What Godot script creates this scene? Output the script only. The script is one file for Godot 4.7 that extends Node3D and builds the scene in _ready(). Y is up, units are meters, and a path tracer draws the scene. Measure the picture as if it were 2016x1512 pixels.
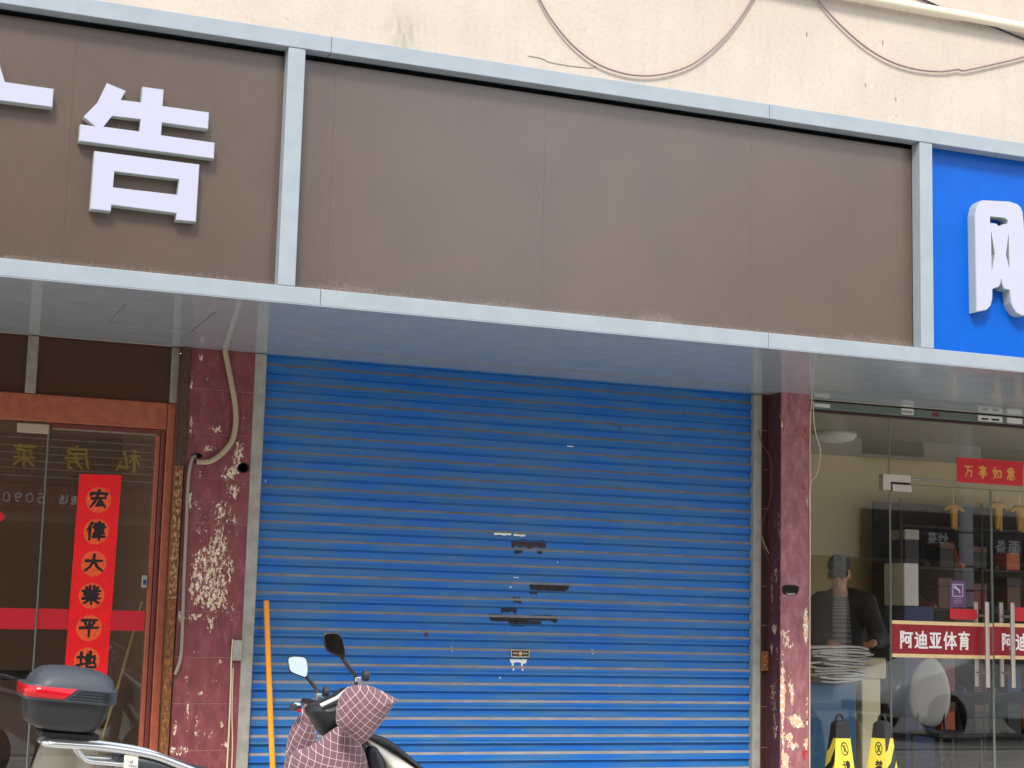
extends Node3D
# A row of small shops under one long sign canopy, seen from the street.

var M := {}          # materials by name
var taken := {}      # names already given to top-level things
var rng := RandomNumberGenerator.new()

func c(r: float, g: float, b: float, a := 1.0) -> Color:
	return Color(r / 255.0, g / 255.0, b / 255.0, a)

# ---------------------------------------------------------------- materials
func mat(called: String, col: Color, rough := 0.6, metal := 0.0, spec := 0.5) -> StandardMaterial3D:
	var m := StandardMaterial3D.new()
	m.resource_name = called
	m.albedo_color = col
	m.roughness = rough
	m.metallic = metal
	m.metallic_specular = spec
	M[called] = m
	return m

func noise(freq: float, octaves := 4, sd := 1, kind := FastNoiseLite.TYPE_SIMPLEX_SMOOTH) -> FastNoiseLite:
	var n := FastNoiseLite.new()
	n.noise_type = kind
	n.frequency = freq
	n.fractal_octaves = octaves
	n.seed = sd
	return n

# mottled colour between two tones, laid by world position
func mottle(m: StandardMaterial3D, a: Color, b: Color, metres: float, freq := 0.02, sd := 3, mid := -1.0, lo := 0.25, hi := 0.75, size := 512) -> void:
	var t := NoiseTexture2D.new()
	t.width = size
	t.height = size
	t.seamless = true
	t.noise = noise(freq, 5, sd)
	var g := Gradient.new()
	g.set_color(0, a)
	g.set_color(1, b)
	g.set_offset(0, lo)
	g.set_offset(1, hi)
	if mid >= 0.0:
		g.add_point(mid, a.lerp(b, 0.35))
	t.color_ramp = g
	m.albedo_color = Color.WHITE
	m.albedo_texture = t
	m.uv1_triplanar = true
	m.uv1_world_triplanar = true
	m.uv1_scale = Vector3.ONE / metres

func relief(m: StandardMaterial3D, cm: float, freq := 0.05, sd := 9) -> void:
	var t := NoiseTexture2D.new()
	t.width = 512
	t.height = 512
	t.seamless = true
	t.noise = noise(freq, 5, sd)
	m.heightmap_enabled = true
	m.heightmap_scale = cm
	m.heightmap_texture = t
	if not m.uv1_triplanar:
		m.uv1_triplanar = true
		m.uv1_world_triplanar = true

func picture(called: String, im: Image, rough := 0.6, spec := 0.5) -> StandardMaterial3D:
	var m := mat(called, Color.WHITE, rough, 0.0, spec)
	m.albedo_texture = ImageTexture.create_from_image(im)
	m.texture_repeat = false
	return m

# ---------------------------------------------------------------- meshes
func begin() -> SurfaceTool:
	var st := SurfaceTool.new()
	st.begin(Mesh.PRIMITIVE_TRIANGLES)
	return st

func tri(st: SurfaceTool, a: Vector3, b: Vector3, d: Vector3, ua := Vector2.ZERO, ub := Vector2.ZERO, ud := Vector2.ZERO) -> void:
	st.set_uv(ua); st.add_vertex(a)
	st.set_uv(ub); st.add_vertex(b)
	st.set_uv(ud); st.add_vertex(d)

func quad(st: SurfaceTool, a: Vector3, b: Vector3, d: Vector3, e: Vector3, u0 := Vector2(0, 0), u1 := Vector2(1, 1)) -> void:
	# a top-left, b top-right, d bottom-right, e bottom-left, seen from the front
	var ub := Vector2(u1.x, u0.y)
	var ue := Vector2(u0.x, u1.y)
	tri(st, a, b, d, u0, ub, u1)
	tri(st, a, d, e, u0, u1, ue)

# a box with chamfered edges
func bx(st: SurfaceTool, x0: float, x1: float, y0: float, y1: float, z0: float, z1: float, ch := 0.0) -> void:
	st.set_smooth_group(-1)
	var lo := Vector3(x0, y0, z0)
	var hi := Vector3(x1, y1, z1)
	ch = minf(ch, 0.45 * minf(x1 - x0, minf(y1 - y0, z1 - z0)))
	var ctr := (lo + hi) * 0.5
	var h := (hi - lo) * 0.5
	for ax in 3:
		var u := (ax + 1) % 3
		var w := (ax + 2) % 3
		for s in [-1.0, 1.0]:
			var p: Array[Vector3] = []
			for k in [[-1, -1], [1, -1], [1, 1], [-1, 1]]:
				var v := Vector3.ZERO
				v[ax] = s * h[ax]
				v[u] = k[0] * (h[u] - ch)
				v[w] = k[1] * (h[w] - ch)
				p.append(ctr + v)
			if s > 0:
				quad(st, p[3], p[2], p[1], p[0])
			else:
				quad(st, p[0], p[1], p[2], p[3])
	if ch <= 0.0:
		return
	for ax in 3:
		var u := (ax + 1) % 3
		var w := (ax + 2) % 3
		for su in [-1.0, 1.0]:
			for sw in [-1.0, 1.0]:
				var p: Array[Vector3] = []
				for k in [[-1.0, 0], [1.0, 0], [1.0, 1], [-1.0, 1]]:
					var v := Vector3.ZERO
					v[ax] = k[0] * (h[ax] - ch)
					v[u] = su * (h[u] - (ch if k[1] == 0 else 0.0))
					v[w] = sw * (h[w] - (ch if k[1] == 1 else 0.0))
					p.append(ctr + v)
				if su * sw > 0:
					quad(st, p[0], p[1], p[2], p[3])
				else:
					quad(st, p[3], p[2], p[1], p[0])
	for sx in [-1.0, 1.0]:
		for sy in [-1.0, 1.0]:
			for sz in [-1.0, 1.0]:
				var s := Vector3(sx, sy, sz)
				var a := ctr + Vector3(sx * h.x, sy * (h.y - ch), sz * (h.z - ch))
				var b := ctr + Vector3(sx * (h.x - ch), sy * h.y, sz * (h.z - ch))
				var d := ctr + Vector3(sx * (h.x - ch), sy * (h.y - ch), sz * h.z)
				if sx * sy * sz > 0:
					tri(st, a, d, b)
				else:
					tri(st, a, b, d)

# skin a list of rings that have the same number of points
func loft(st: SurfaceTool, rings: Array, closed := true, caps := true, smooth := 0, uvs := Vector2(1, 1)) -> void:
	st.set_smooth_group(smooth)
	var n: int = rings[0].size()
	var m: int = n if closed else n - 1
	for i in rings.size() - 1:
		for j in m:
			var k: int = (j + 1) % n
			var u0 := Vector2(float(j) / m * uvs.x, float(i) / (rings.size() - 1) * uvs.y)
			var u1 := Vector2(float(j + 1) / m * uvs.x, float(i + 1) / (rings.size() - 1) * uvs.y)
			quad(st, rings[i][j], rings[i][k], rings[i + 1][k], rings[i + 1][j], u0, u1)
	if caps and closed:
		st.set_smooth_group(-1)
		for e in [0, rings.size() - 1]:
			var mid := Vector3.ZERO
			for p in rings[e]:
				mid += p
			mid /= n
			for j in n:
				var k: int = (j + 1) % n
				if e == 0:
					tri(st, mid, rings[e][k], rings[e][j])
				else:
					tri(st, mid, rings[e][j], rings[e][k])

func smooth_path(pts: Array, sub := 6) -> Array:
	if pts.size() < 3 or sub <= 1:
		return pts
	var out := []
	for i in pts.size() - 1:
		var p0: Vector3 = pts[maxi(i - 1, 0)]
		var p1: Vector3 = pts[i]
		var p2: Vector3 = pts[i + 1]
		var p3: Vector3 = pts[mini(i + 2, pts.size() - 1)]
		for k in sub:
			out.append(p1.cubic_interpolate(p2, p0, p3, float(k) / sub))
	out.append(pts[-1])
	return out

func tube(st: SurfaceTool, pts: Array, r, seg := 8, flat := 1.0) -> void:
	# r: one radius, or an Array of one for each point
	var rings := []
	var up := Vector3(0.13, 0.9, 0.31).normalized()
	for i in pts.size():
		var t: Vector3 = (pts[mini(i + 1, pts.size() - 1)] - pts[maxi(i - 1, 0)]).normalized()
		var a := up.cross(t)
		if a.length() < 0.1:
			a = Vector3(1, 0, 0).cross(t)
		a = a.normalized()
		var b := t.cross(a)
		up = b
		var rad: float = r[i] if r is Array else r
		var ring := PackedVector3Array()
		for j in seg:
			var w := TAU * j / seg
			ring.append(pts[i] + a * cos(w) * rad + b * sin(w) * rad * flat)
		rings.append(ring)
	loft(st, rings)

func lathe(st: SurfaceTool, prof: Array, seg := 20, at := Vector3.ZERO, axis := 1) -> void:
	# prof: [radius, height] pairs
	var rings := []
	for p in prof:
		var ring := PackedVector3Array()
		for j in seg:
			var w := TAU * j / seg
			var v := Vector3(cos(w) * p[0], p[1], -sin(w) * p[0])
			if axis == 2:
				v = Vector3(v.x, v.z, v.y)
			elif axis == 0:
				v = Vector3(v.y, v.x, v.z)
			ring.append(at + v)
		rings.append(ring)
	loft(st, rings)

func rrect(x0: float, x1: float, z0: float, z1: float, r: float, y: float, n := 5) -> PackedVector3Array:
	var ring := PackedVector3Array()
	r = minf(r, minf(x1 - x0, z1 - z0) * 0.49)
	for q in [[x1 - r, z1 - r, 0], [x0 + r, z1 - r, 1], [x0 + r, z0 + r, 2], [x1 - r, z0 + r, 3]]:
		for k in n:
			var w: float = PI / 2 * (q[2] + float(k) / (n - 1))
			ring.append(Vector3(q[0] + cos(w) * r, y, q[1] + sin(w) * r))
	return ring

# flat outline pushed back from z to z - depth
func slab(st: SurfaceTool, pts: Array, z: float, depth: float) -> void:
	st.set_smooth_group(-1)
	var poly := PackedVector2Array()
	for p in pts:
		poly.append(Vector2(p[0], p[1]) if p is Array else p)
	var idx := Geometry2D.triangulate_polygon(poly)
	for i in range(0, idx.size(), 3):
		var a := poly[idx[i]]
		var b := poly[idx[i + 1]]
		var d := poly[idx[i + 2]]
		if (b - a).cross(d - a) > 0:
			var s := b
			b = d
			d = s
		tri(st, Vector3(a.x, a.y, z), Vector3(b.x, b.y, z), Vector3(d.x, d.y, z))
		tri(st, Vector3(a.x, a.y, z - depth), Vector3(d.x, d.y, z - depth), Vector3(b.x, b.y, z - depth))
	var cw := Geometry2D.is_polygon_clockwise(poly)
	for i in poly.size():
		var a := poly[i]
		var b := poly[(i + 1) % poly.size()]
		if cw:
			var s := a
			a = b
			b = s
		quad(st, Vector3(b.x, b.y, z), Vector3(a.x, a.y, z), Vector3(a.x, a.y, z - depth), Vector3(b.x, b.y, z - depth))

# bones [a, b, ra, rb] melted together and skinned (surface nets)
func melt(bones: Array, cell: float, k: float, uvf = null) -> ArrayMesh:
	var lo := Vector3.INF
	var hi := -Vector3.INF
	for b in bones:
		var rr: float = maxf(b[2], b[3]) + k + cell * 2
		for e in 2:
			lo = lo.min(b[e] - Vector3.ONE * rr)
			hi = hi.max(b[e] + Vector3.ONE * rr)
	var n := Vector3i(((hi - lo) / cell).ceil()) + Vector3i.ONE
	var f := PackedFloat32Array()
	f.resize(n.x * n.y * n.z)
	f.fill(9.0)
	for b in bones:
		var pa: Vector3 = b[0]
		var ba: Vector3 = b[1] - b[0]
		var l2 := maxf(ba.length_squared(), 1e-9)
		var rr: float = maxf(b[2], b[3]) + k + cell * 1.5
		var i0 := Vector3i(((pa.min(b[1]) - Vector3.ONE * rr - lo) / cell).floor()).clamp(Vector3i.ZERO, n - Vector3i.ONE)
		var i1 := Vector3i(((pa.max(b[1]) + Vector3.ONE * rr - lo) / cell).ceil()).clamp(Vector3i.ZERO, n - Vector3i.ONE)
		for z in range(i0.z, i1.z + 1):
			for y in range(i0.y, i1.y + 1):
				var o := (z * n.y + y) * n.x
				for x in range(i0.x, i1.x + 1):
					var p := lo + Vector3(x, y, z) * cell - pa
					var t := clampf(p.dot(ba) / l2, 0, 1)
					var d: float = (p - ba * t).length() - lerpf(b[2], b[3], t)
					var a := f[o + x]
					var h := clampf(0.5 + 0.5 * (d - a) / k, 0, 1)
					f[o + x] = lerpf(d, a, h) - k * h * (1 - h)
	var st := begin()
	st.set_smooth_group(0)
	var id := {}
	var cnt := 0
	var off := [0, 1, n.x, n.x + 1, n.x * n.y, n.x * n.y + 1, n.x * n.y + n.x, n.x * n.y + n.x + 1]
	var pairs := [[0, 1], [2, 3], [4, 5], [6, 7], [0, 2], [1, 3], [4, 6], [5, 7], [0, 4], [1, 5], [2, 6], [3, 7]]
	for z in n.z - 1:
		for y in n.y - 1:
			for x in n.x - 1:
				var o := (z * n.y + y) * n.x + x
				var neg := 0
				for q in 8:
					if f[o + off[q]] < 0:
						neg += 1
				if neg == 0 or neg == 8:
					continue
				var s := Vector3.ZERO
				var m := 0
				for pr in pairs:
					var fa := f[o + off[pr[0]]]
					var fb := f[o + off[pr[1]]]
					if (fa < 0) != (fb < 0):
						var t := fa / (fa - fb)
						var a := Vector3(pr[0] & 1, (pr[0] >> 1) & 1, pr[0] >> 2)
						var b := Vector3(pr[1] & 1, (pr[1] >> 1) & 1, pr[1] >> 2)
						s += a.lerp(b, t)
						m += 1
				var pos := lo + (Vector3(x, y, z) + s / m) * cell
				if uvf != null:
					st.set_uv(uvf.call(pos))
				st.add_vertex(pos)
				id[o] = cnt
				cnt += 1
	var steps := [1, n.x, n.x * n.y]
	for o in id.keys():
		for ax in 3:
			var u: int = steps[(ax + 1) % 3]
			var w: int = steps[(ax + 2) % 3]
			var fa := f[o]
			var fb := f[o + steps[ax]]
			if (fa < 0) == (fb < 0):
				continue
			if not (id.has(o - u) and id.has(o - w) and id.has(o - u - w)):
				continue
			var q := [id[o], id[o - u], id[o - u - w], id[o - w]]
			if fa < 0:
				q.reverse()
			for e in [0, 1, 2, 0, 2, 3]:
				st.add_index(q[e])
	st.generate_normals()
	return st.commit()

# ---------------------------------------------------------------- scene tree
func numbered(called: String) -> String:
	if not taken.has(called):
		taken[called] = 0
		return called
	taken[called] += 1
	return "%s_%03d" % [called, taken[called]]

func tag(o: Node, label: String, category: String, group := "") -> void:
	o.set_meta("label", label)
	o.set_meta("category", category)
	if group:
		o.set_meta("group", group)

func thing(called: String, label: String, category: String, at := Vector3.ZERO, group := "") -> Node3D:
	var o := Node3D.new()
	o.name = numbered(called)
	add_child(o)
	o.position = at
	tag(o, label, category, group)
	return o

func mesh_of(st: SurfaceTool) -> ArrayMesh:
	st.generate_normals()
	return st.commit()

func put(called: String, mesh: Mesh, m: Material, parent: Node3D = null) -> MeshInstance3D:
	var o := MeshInstance3D.new()
	o.name = numbered(called) if parent == null else called
	o.mesh = mesh
	o.material_override = m
	(parent if parent else self).add_child(o, true)
	return o

func obj(called: String, st: SurfaceTool, m: Material, parent: Node3D = null) -> MeshInstance3D:
	return put(called, mesh_of(st), m, parent)

func box(called: String, m: Material, parent: Node3D, x0: float, x1: float, y0: float, y1: float, z0: float, z1: float, ch := 0.003) -> MeshInstance3D:
	var st := begin()
	bx(st, x0, x1, y0, y1, z0, z1, ch)
	return obj(called, st, m, parent)

func pipe(called: String, m: Material, parent: Node3D, pts: Array, r, sub := 6, seg := 8) -> MeshInstance3D:
	var st := begin()
	tube(st, smooth_path(pts, sub), r, seg)
	return obj(called, st, m, parent)

func panel(called: String, m: Material, parent: Node3D, a: Vector3, b: Vector3, d: Vector3, e: Vector3) -> MeshInstance3D:
	# a flat print: its face carries the picture
	var st := begin()
	st.set_smooth_group(-1)
	quad(st, a, b, d, e)
	return obj(called, st, m, parent)

func structure(o: Node) -> Node:
	o.set_meta("kind", "structure")
	return o

# ---------------------------------------------------------------- lettering, stroke by stroke (0..100 across and down)
const GLYPH := {
	"hong": "50 2 50 14;12 18 10 32;12 18 90 18 84 30;18 46 84 42;44 28 34 60 12 92;60 52 42 84 76 80;66 66 84 92",
	"wei": "26 6 8 44;18 34 18 96;42 12 84 12 84 26;62 2 58 26;36 28 94 28;46 38 82 38 82 54 46 54 46 38;40 64 90 64;48 64 46 78;36 80 94 80;66 54 66 98",
	"da": "10 38 90 38;50 6 48 40 30 72 8 92;52 42 68 72 94 92",
	"ye": "40 4 40 26;60 4 60 26;22 10 30 24;78 10 70 24;8 28 92 28;30 32 36 42;70 32 64 42;16 44 84 44;22 56 78 56;8 68 92 68;50 44 50 98;46 70 14 94;54 70 88 94",
	"ping": "14 12 86 12;28 22 36 42;72 22 62 42;6 52 94 52;50 12 50 98",
	"di4": "6 36 38 36;22 12 22 76;4 80 40 70;44 46 88 32 86 66 76 66;66 8 66 72;52 24 52 84 58 90 94 90 94 72",
	"qi": "10 20 46 20;28 6 28 44;6 38 50 38;28 44 28 80;28 60 46 60;16 56 8 90;12 78 40 94 96 92;58 18 88 18 88 44 60 44 60 70 92 72 92 60",
	"wan": "10 14 90 14;40 14 38 44 12 92;38 44 80 44 74 86 60 84",
	"shi": "10 14 90 14;28 22 72 22 72 36 28 36 28 22;20 46 78 46 78 74 20 74;6 60 94 60;50 4 50 94 38 90",
	"ru": "28 8 16 56 46 86;44 30 36 60 10 92;4 34 54 34;62 32 92 32 92 78 62 78 62 32",
	"yi": "50 2 50 10;18 12 82 12;34 16 40 26;66 16 60 26;8 30 92 30;26 38 74 38 74 62 26 62 26 38;26 50 74 50;14 72 10 90;30 70 34 90 66 92 70 82;48 66 54 78;78 68 90 84",
	"a": "10 8 10 96;10 10 32 10 22 34 34 52 20 62;40 16 96 16;82 16 82 92 70 88;46 36 68 36 68 66 46 66 46 36",
	"di": "42 26 88 26 88 74 42 74 42 26;65 6 65 74;42 50 88 50;14 12 24 24;6 40 24 40 24 76 8 90;22 80 40 92 98 92",
	"ya": "12 14 88 14;38 14 38 86;62 14 62 86;16 34 28 66;84 34 72 66;6 88 94 88",
	"ti": "28 6 8 48;20 34 20 96;36 28 96 28;66 6 66 96;62 30 34 76;70 30 98 76;52 74 82 74",
	"yu": "50 2 50 12;10 14 90 14;40 18 24 36 72 34;64 24 80 42;28 48 24 96;28 48 76 48 76 94 64 92;28 62 76 62;28 76 76 76",
	"qing": "14 8 24 20;6 36 22 36 22 84 34 74;42 14 92 14;46 26 88 26;38 38 96 38;67 4 67 38;50 50 46 96;50 50 86 50 86 94 78 92;50 64 86 64;50 78 86 78",
	"wu": "34 4 10 46;24 24 88 24 80 88 66 84;48 26 16 72;68 26 30 90",
	"jin": "6 18 46 18;26 4 26 48;24 20 6 42;28 20 44 38;54 18 94 18;74 4 74 48;72 20 54 42;76 20 92 38;20 56 80 56;8 68 92 68;50 68 50 96 42 92;30 76 16 94;70 76 86 94",
	"zhi": "50 8 50 88;50 44 84 44;24 40 24 88;6 90 94 90",
	"si": "40 6 14 14;6 30 50 30;28 12 28 96;26 32 6 66;30 34 48 58;72 10 52 80 90 76;80 54 96 92",
	"fang": "50 2 56 12;16 16 84 16 84 34 16 34;16 16 16 50 4 92;56 40 58 48;26 52 96 52;50 54 46 72 26 94;48 66 84 66 78 94 64 90",
	"cai": "8 18 92 18;32 6 32 28;68 6 68 28;80 30 20 36;24 42 30 52;50 40 52 52;76 40 68 52;8 60 92 60;50 52 50 98;46 62 12 92;54 62 90 92",
	"chao": "14 34 8 52;42 30 34 46;26 8 24 52 4 92;26 54 44 84;72 6 72 62;58 26 50 52;84 26 96 48;90 56 74 82 44 96",
	"mian": "8 12 92 12;50 12 42 28;14 30 86 30 86 92 14 92 14 30;38 30 38 92;62 30 62 92;38 50 62 50;38 70 62 70",
	"tiao": "40 4 14 36;36 14 72 14 50 36 8 56;36 22 60 40 94 54;14 64 86 64;50 52 50 98;36 72 16 92;64 72 86 92",
	"dian": "18 24 82 24 82 68 18 68 18 24;18 46 82 46;50 6 50 84 58 92 92 92 92 78",
	"hua": "14 8 24 20;6 36 22 36 22 84 34 74;80 8 46 18;40 36 96 36;68 14 68 58;48 60 88 60 88 92 48 92 48 60",
	"5": "80 6 30 6 26 44 66 42 80 62 70 88 40 94 22 84",
	"0": "50 4 76 20 80 50 76 80 50 96 24 80 20 50 24 20 50 4",
	"9": "76 40 50 54 24 40 24 18 50 4 76 18 76 50 66 84 36 96",
	"7": "20 6 80 6 46 96",
	"colon": "50 34 50 40;50 70 50 76",
	"P": "34 8 34 92;34 8 66 12 70 34 62 48 34 50;44 50 72 90",
}

func stroke(im: Image, a: Vector2, b: Vector2, wa: float, wb: float, col: Color) -> void:
	var r := maxf(wa, wb)
	var x0 := maxi(0, int(minf(a.x, b.x) - r - 1))
	var x1 := mini(im.get_width() - 1, int(maxf(a.x, b.x) + r + 1))
	var y0 := maxi(0, int(minf(a.y, b.y) - r - 1))
	var y1 := mini(im.get_height() - 1, int(maxf(a.y, b.y) + r + 1))
	var ab := b - a
	var l2 := maxf(ab.length_squared(), 1e-6)
	for y in range(y0, y1 + 1):
		for x in range(x0, x1 + 1):
			var p := Vector2(x, y) - a
			var t := clampf(p.dot(ab) / l2, 0, 1)
			var d := (p - ab * t).length() - lerpf(wa, wb, t)
			if d < 0.5:
				var k := clampf(0.5 - d, 0, 1)
				im.set_pixel(x, y, im.get_pixel(x, y).lerp(col, k * col.a))

func write(im: Image, glyph: String, x: float, y: float, w: float, h: float, thick: float, col: Color, brush := 0.0) -> void:
	for s in GLYPH[glyph].split(";"):
		var v := Array(s.split(" ")).map(func(q): return float(q))
		var n := v.size() / 2
		for i in n - 1:
			var a := Vector2(x + v[i * 2] * w / 100, y + v[i * 2 + 1] * h / 100)
			var b := Vector2(x + v[i * 2 + 2] * w / 100, y + v[i * 2 + 3] * h / 100)
			var k0 := 1.0 + brush * (0.5 - float(i) / maxi(n - 1, 1))
			var k1 := 1.0 + brush * (0.5 - float(i + 1) / maxi(n - 1, 1))
			stroke(im, a, b, thick * k0, thick * k1, col)

func sheet(w: int, h: int, col: Color) -> Image:
	var im := Image.create(w, h, false, Image.FORMAT_RGB8)
	im.fill(col)
	return im

func grain(im: Image, amount: float, sd: int, fx := 0.02, fy := 0.02) -> void:
	var n := noise(1.0, 4, sd)
	for y in im.get_height():
		for x in im.get_width():
			var k := 1.0 + amount * n.get_noise_2d(x * fx, y * fy)
			var p := im.get_pixel(x, y)
			im.set_pixel(x, y, Color(p.r * k, p.g * k, p.b * k))


# ---------------------------------------------------------------- camera, sky, sun
func set_camera_and_light() -> void:
	var cam := Camera3D.new()
	cam.name = "camera"
	cam.position = Vector3(0, 1.38, 10.0)
	cam.rotation_degrees = Vector3(7.950, -21.179, 1.497)
	cam.fov = 26.19
	cam.far = 200.0
	cam.near = 0.05
	add_child(cam)
	var env := Environment.new()
	env.background_mode = Environment.BG_SKY
	var sm := ProceduralSkyMaterial.new()
	sm.sky_top_color = c(222, 230, 242)
	sm.sky_horizon_color = c(240, 243, 247)
	sm.sky_curve = 0.2
	sm.ground_bottom_color = c(120, 118, 115)
	sm.ground_horizon_color = c(190, 190, 188)
	sm.sun_angle_max = 1.0
	var sky := Sky.new()
	sky.sky_material = sm
	env.sky = sky
	env.background_energy_multiplier = 1.0
	env.ambient_light_source = Environment.AMBIENT_SOURCE_SKY
	env.tonemap_mode = Environment.TONE_MAPPER_LINEAR
	env.tonemap_exposure = 2.2
	env.sdfgi_enabled = true
	env.ssao_enabled = true
	env.ssil_enabled = true
	var we := WorldEnvironment.new()
	we.name = "world_environment"
	we.environment = env
	add_child(we)
	var sun := DirectionalLight3D.new()
	sun.name = "sun"
	sun.light_energy = 0.55
	sun.light_color = Color(1.0, 0.975, 0.94)
	sun.light_angular_distance = 13.0
	sun.shadow_enabled = true
	add_child(sun)
	sun.look_at_from_position(Vector3.ZERO, Vector3(0.30, -0.74, -0.60))

# ---------------------------------------------------------------- materials
func brown_board(w: int, h: int, sd: int) -> Image:
	var im := sheet(w, h, c(87, 71, 60))
	var n := noise(1.0, 5, sd)
	var n2 := noise(1.0, 3, sd + 5)
	for y in h:
		for x in w:
			var k := 1.0 + 0.06 * n.get_noise_2d(x * 0.006, y * 0.006) + 0.05 * n2.get_noise_2d(x * 0.3, y * 0.02)
			var p := im.get_pixel(x, y)
			p = Color(p.r * k, p.g * k, p.b * k)
			# grains of pale road dust that have settled along the foot of the board
			var up := float(h - 1 - y) / h
			var d := n2.get_noise_2d(x * 0.9, y * 0.9) * 0.5 + 0.5
			var reach := 0.045 + 0.08 * maxf(0.0, n.get_noise_2d(x * 0.008, 7.0))
			if up < reach and d > 0.28 + 0.6 * up / reach:
				p = p.lerp(c(160, 150, 138), 0.42)
			elif d > 0.93:
				p = p.lerp(c(160, 150, 142), 0.3)
			im.set_pixel(x, y, p)
	return im

# old paint that has come away in flakes: spots = [x, y, sx, sy, strength] in metres
func flaking(w: int, h: int, x0: float, x1: float, y1: float, paint: Color, chalk: Color, bare: Color, plaster: Color, spots: Array, sd: int, chalk_amount: float, cap := 2.0) -> Array:
	var im := sheet(w, h, paint)
	var hm := sheet(w, h, Color.WHITE)
	var n1 := noise(1.0, 3, sd)
	var n2 := noise(1.0, 4, sd + 11)
	var n3 := noise(1.0, 2, sd + 17)
	for y in h:
		var my := y1 * (1.0 - float(y) / h)
		for x in w:
			var mx := x0 + (x1 - x0) * float(x) / w
			var dens := 0.0
			for s in spots:
				var dx: float = (mx - s[0]) / s[2]
				var dy: float = (my - s[1]) / s[3]
				var q := dx * dx + dy * dy
				if q < 9.0:
					dens += s[4] * exp(-q)
			dens = minf(dens, cap)
			var f := n1.get_noise_2d(mx * 36.0, my * 20.0) * 0.66 + n2.get_noise_2d(mx * 100.0, my * 56.0) * 0.5
			var tone := 1.0 + 0.14 * n2.get_noise_2d(mx * 9.0, my * 5.0) + 0.08 * n2.get_noise_2d(mx * 60.0, my * 18.0)
			var p := Color(paint.r * tone, paint.g * tone, paint.b * tone)
			var ch := n3.get_noise_2d(mx * 14.0, my * 6.0) * 0.6 + n2.get_noise_2d(mx * 70.0, my * 26.0) * 0.4
			p = p.lerp(chalk, clampf((ch + 0.1) * 1.6, 0, 1) * chalk_amount)
			var edge := f - (0.95 - dens * 1.6)
			if edge > 0.0:
				p = bare if n3.get_noise_2d(mx * 30.0, my * 30.0) < 0.22 else plaster
				p = p * (1.0 + 0.1 * n2.get_noise_2d(mx * 160.0, my * 160.0))
				hm.set_pixel(x, y, Color(0.35, 0.35, 0.35))
			elif edge > -0.045:
				p = p.lerp(c(60, 26, 28), 0.5)
			im.set_pixel(x, y, Color(p.r, p.g, p.b))
	return [im, hm]

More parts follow.
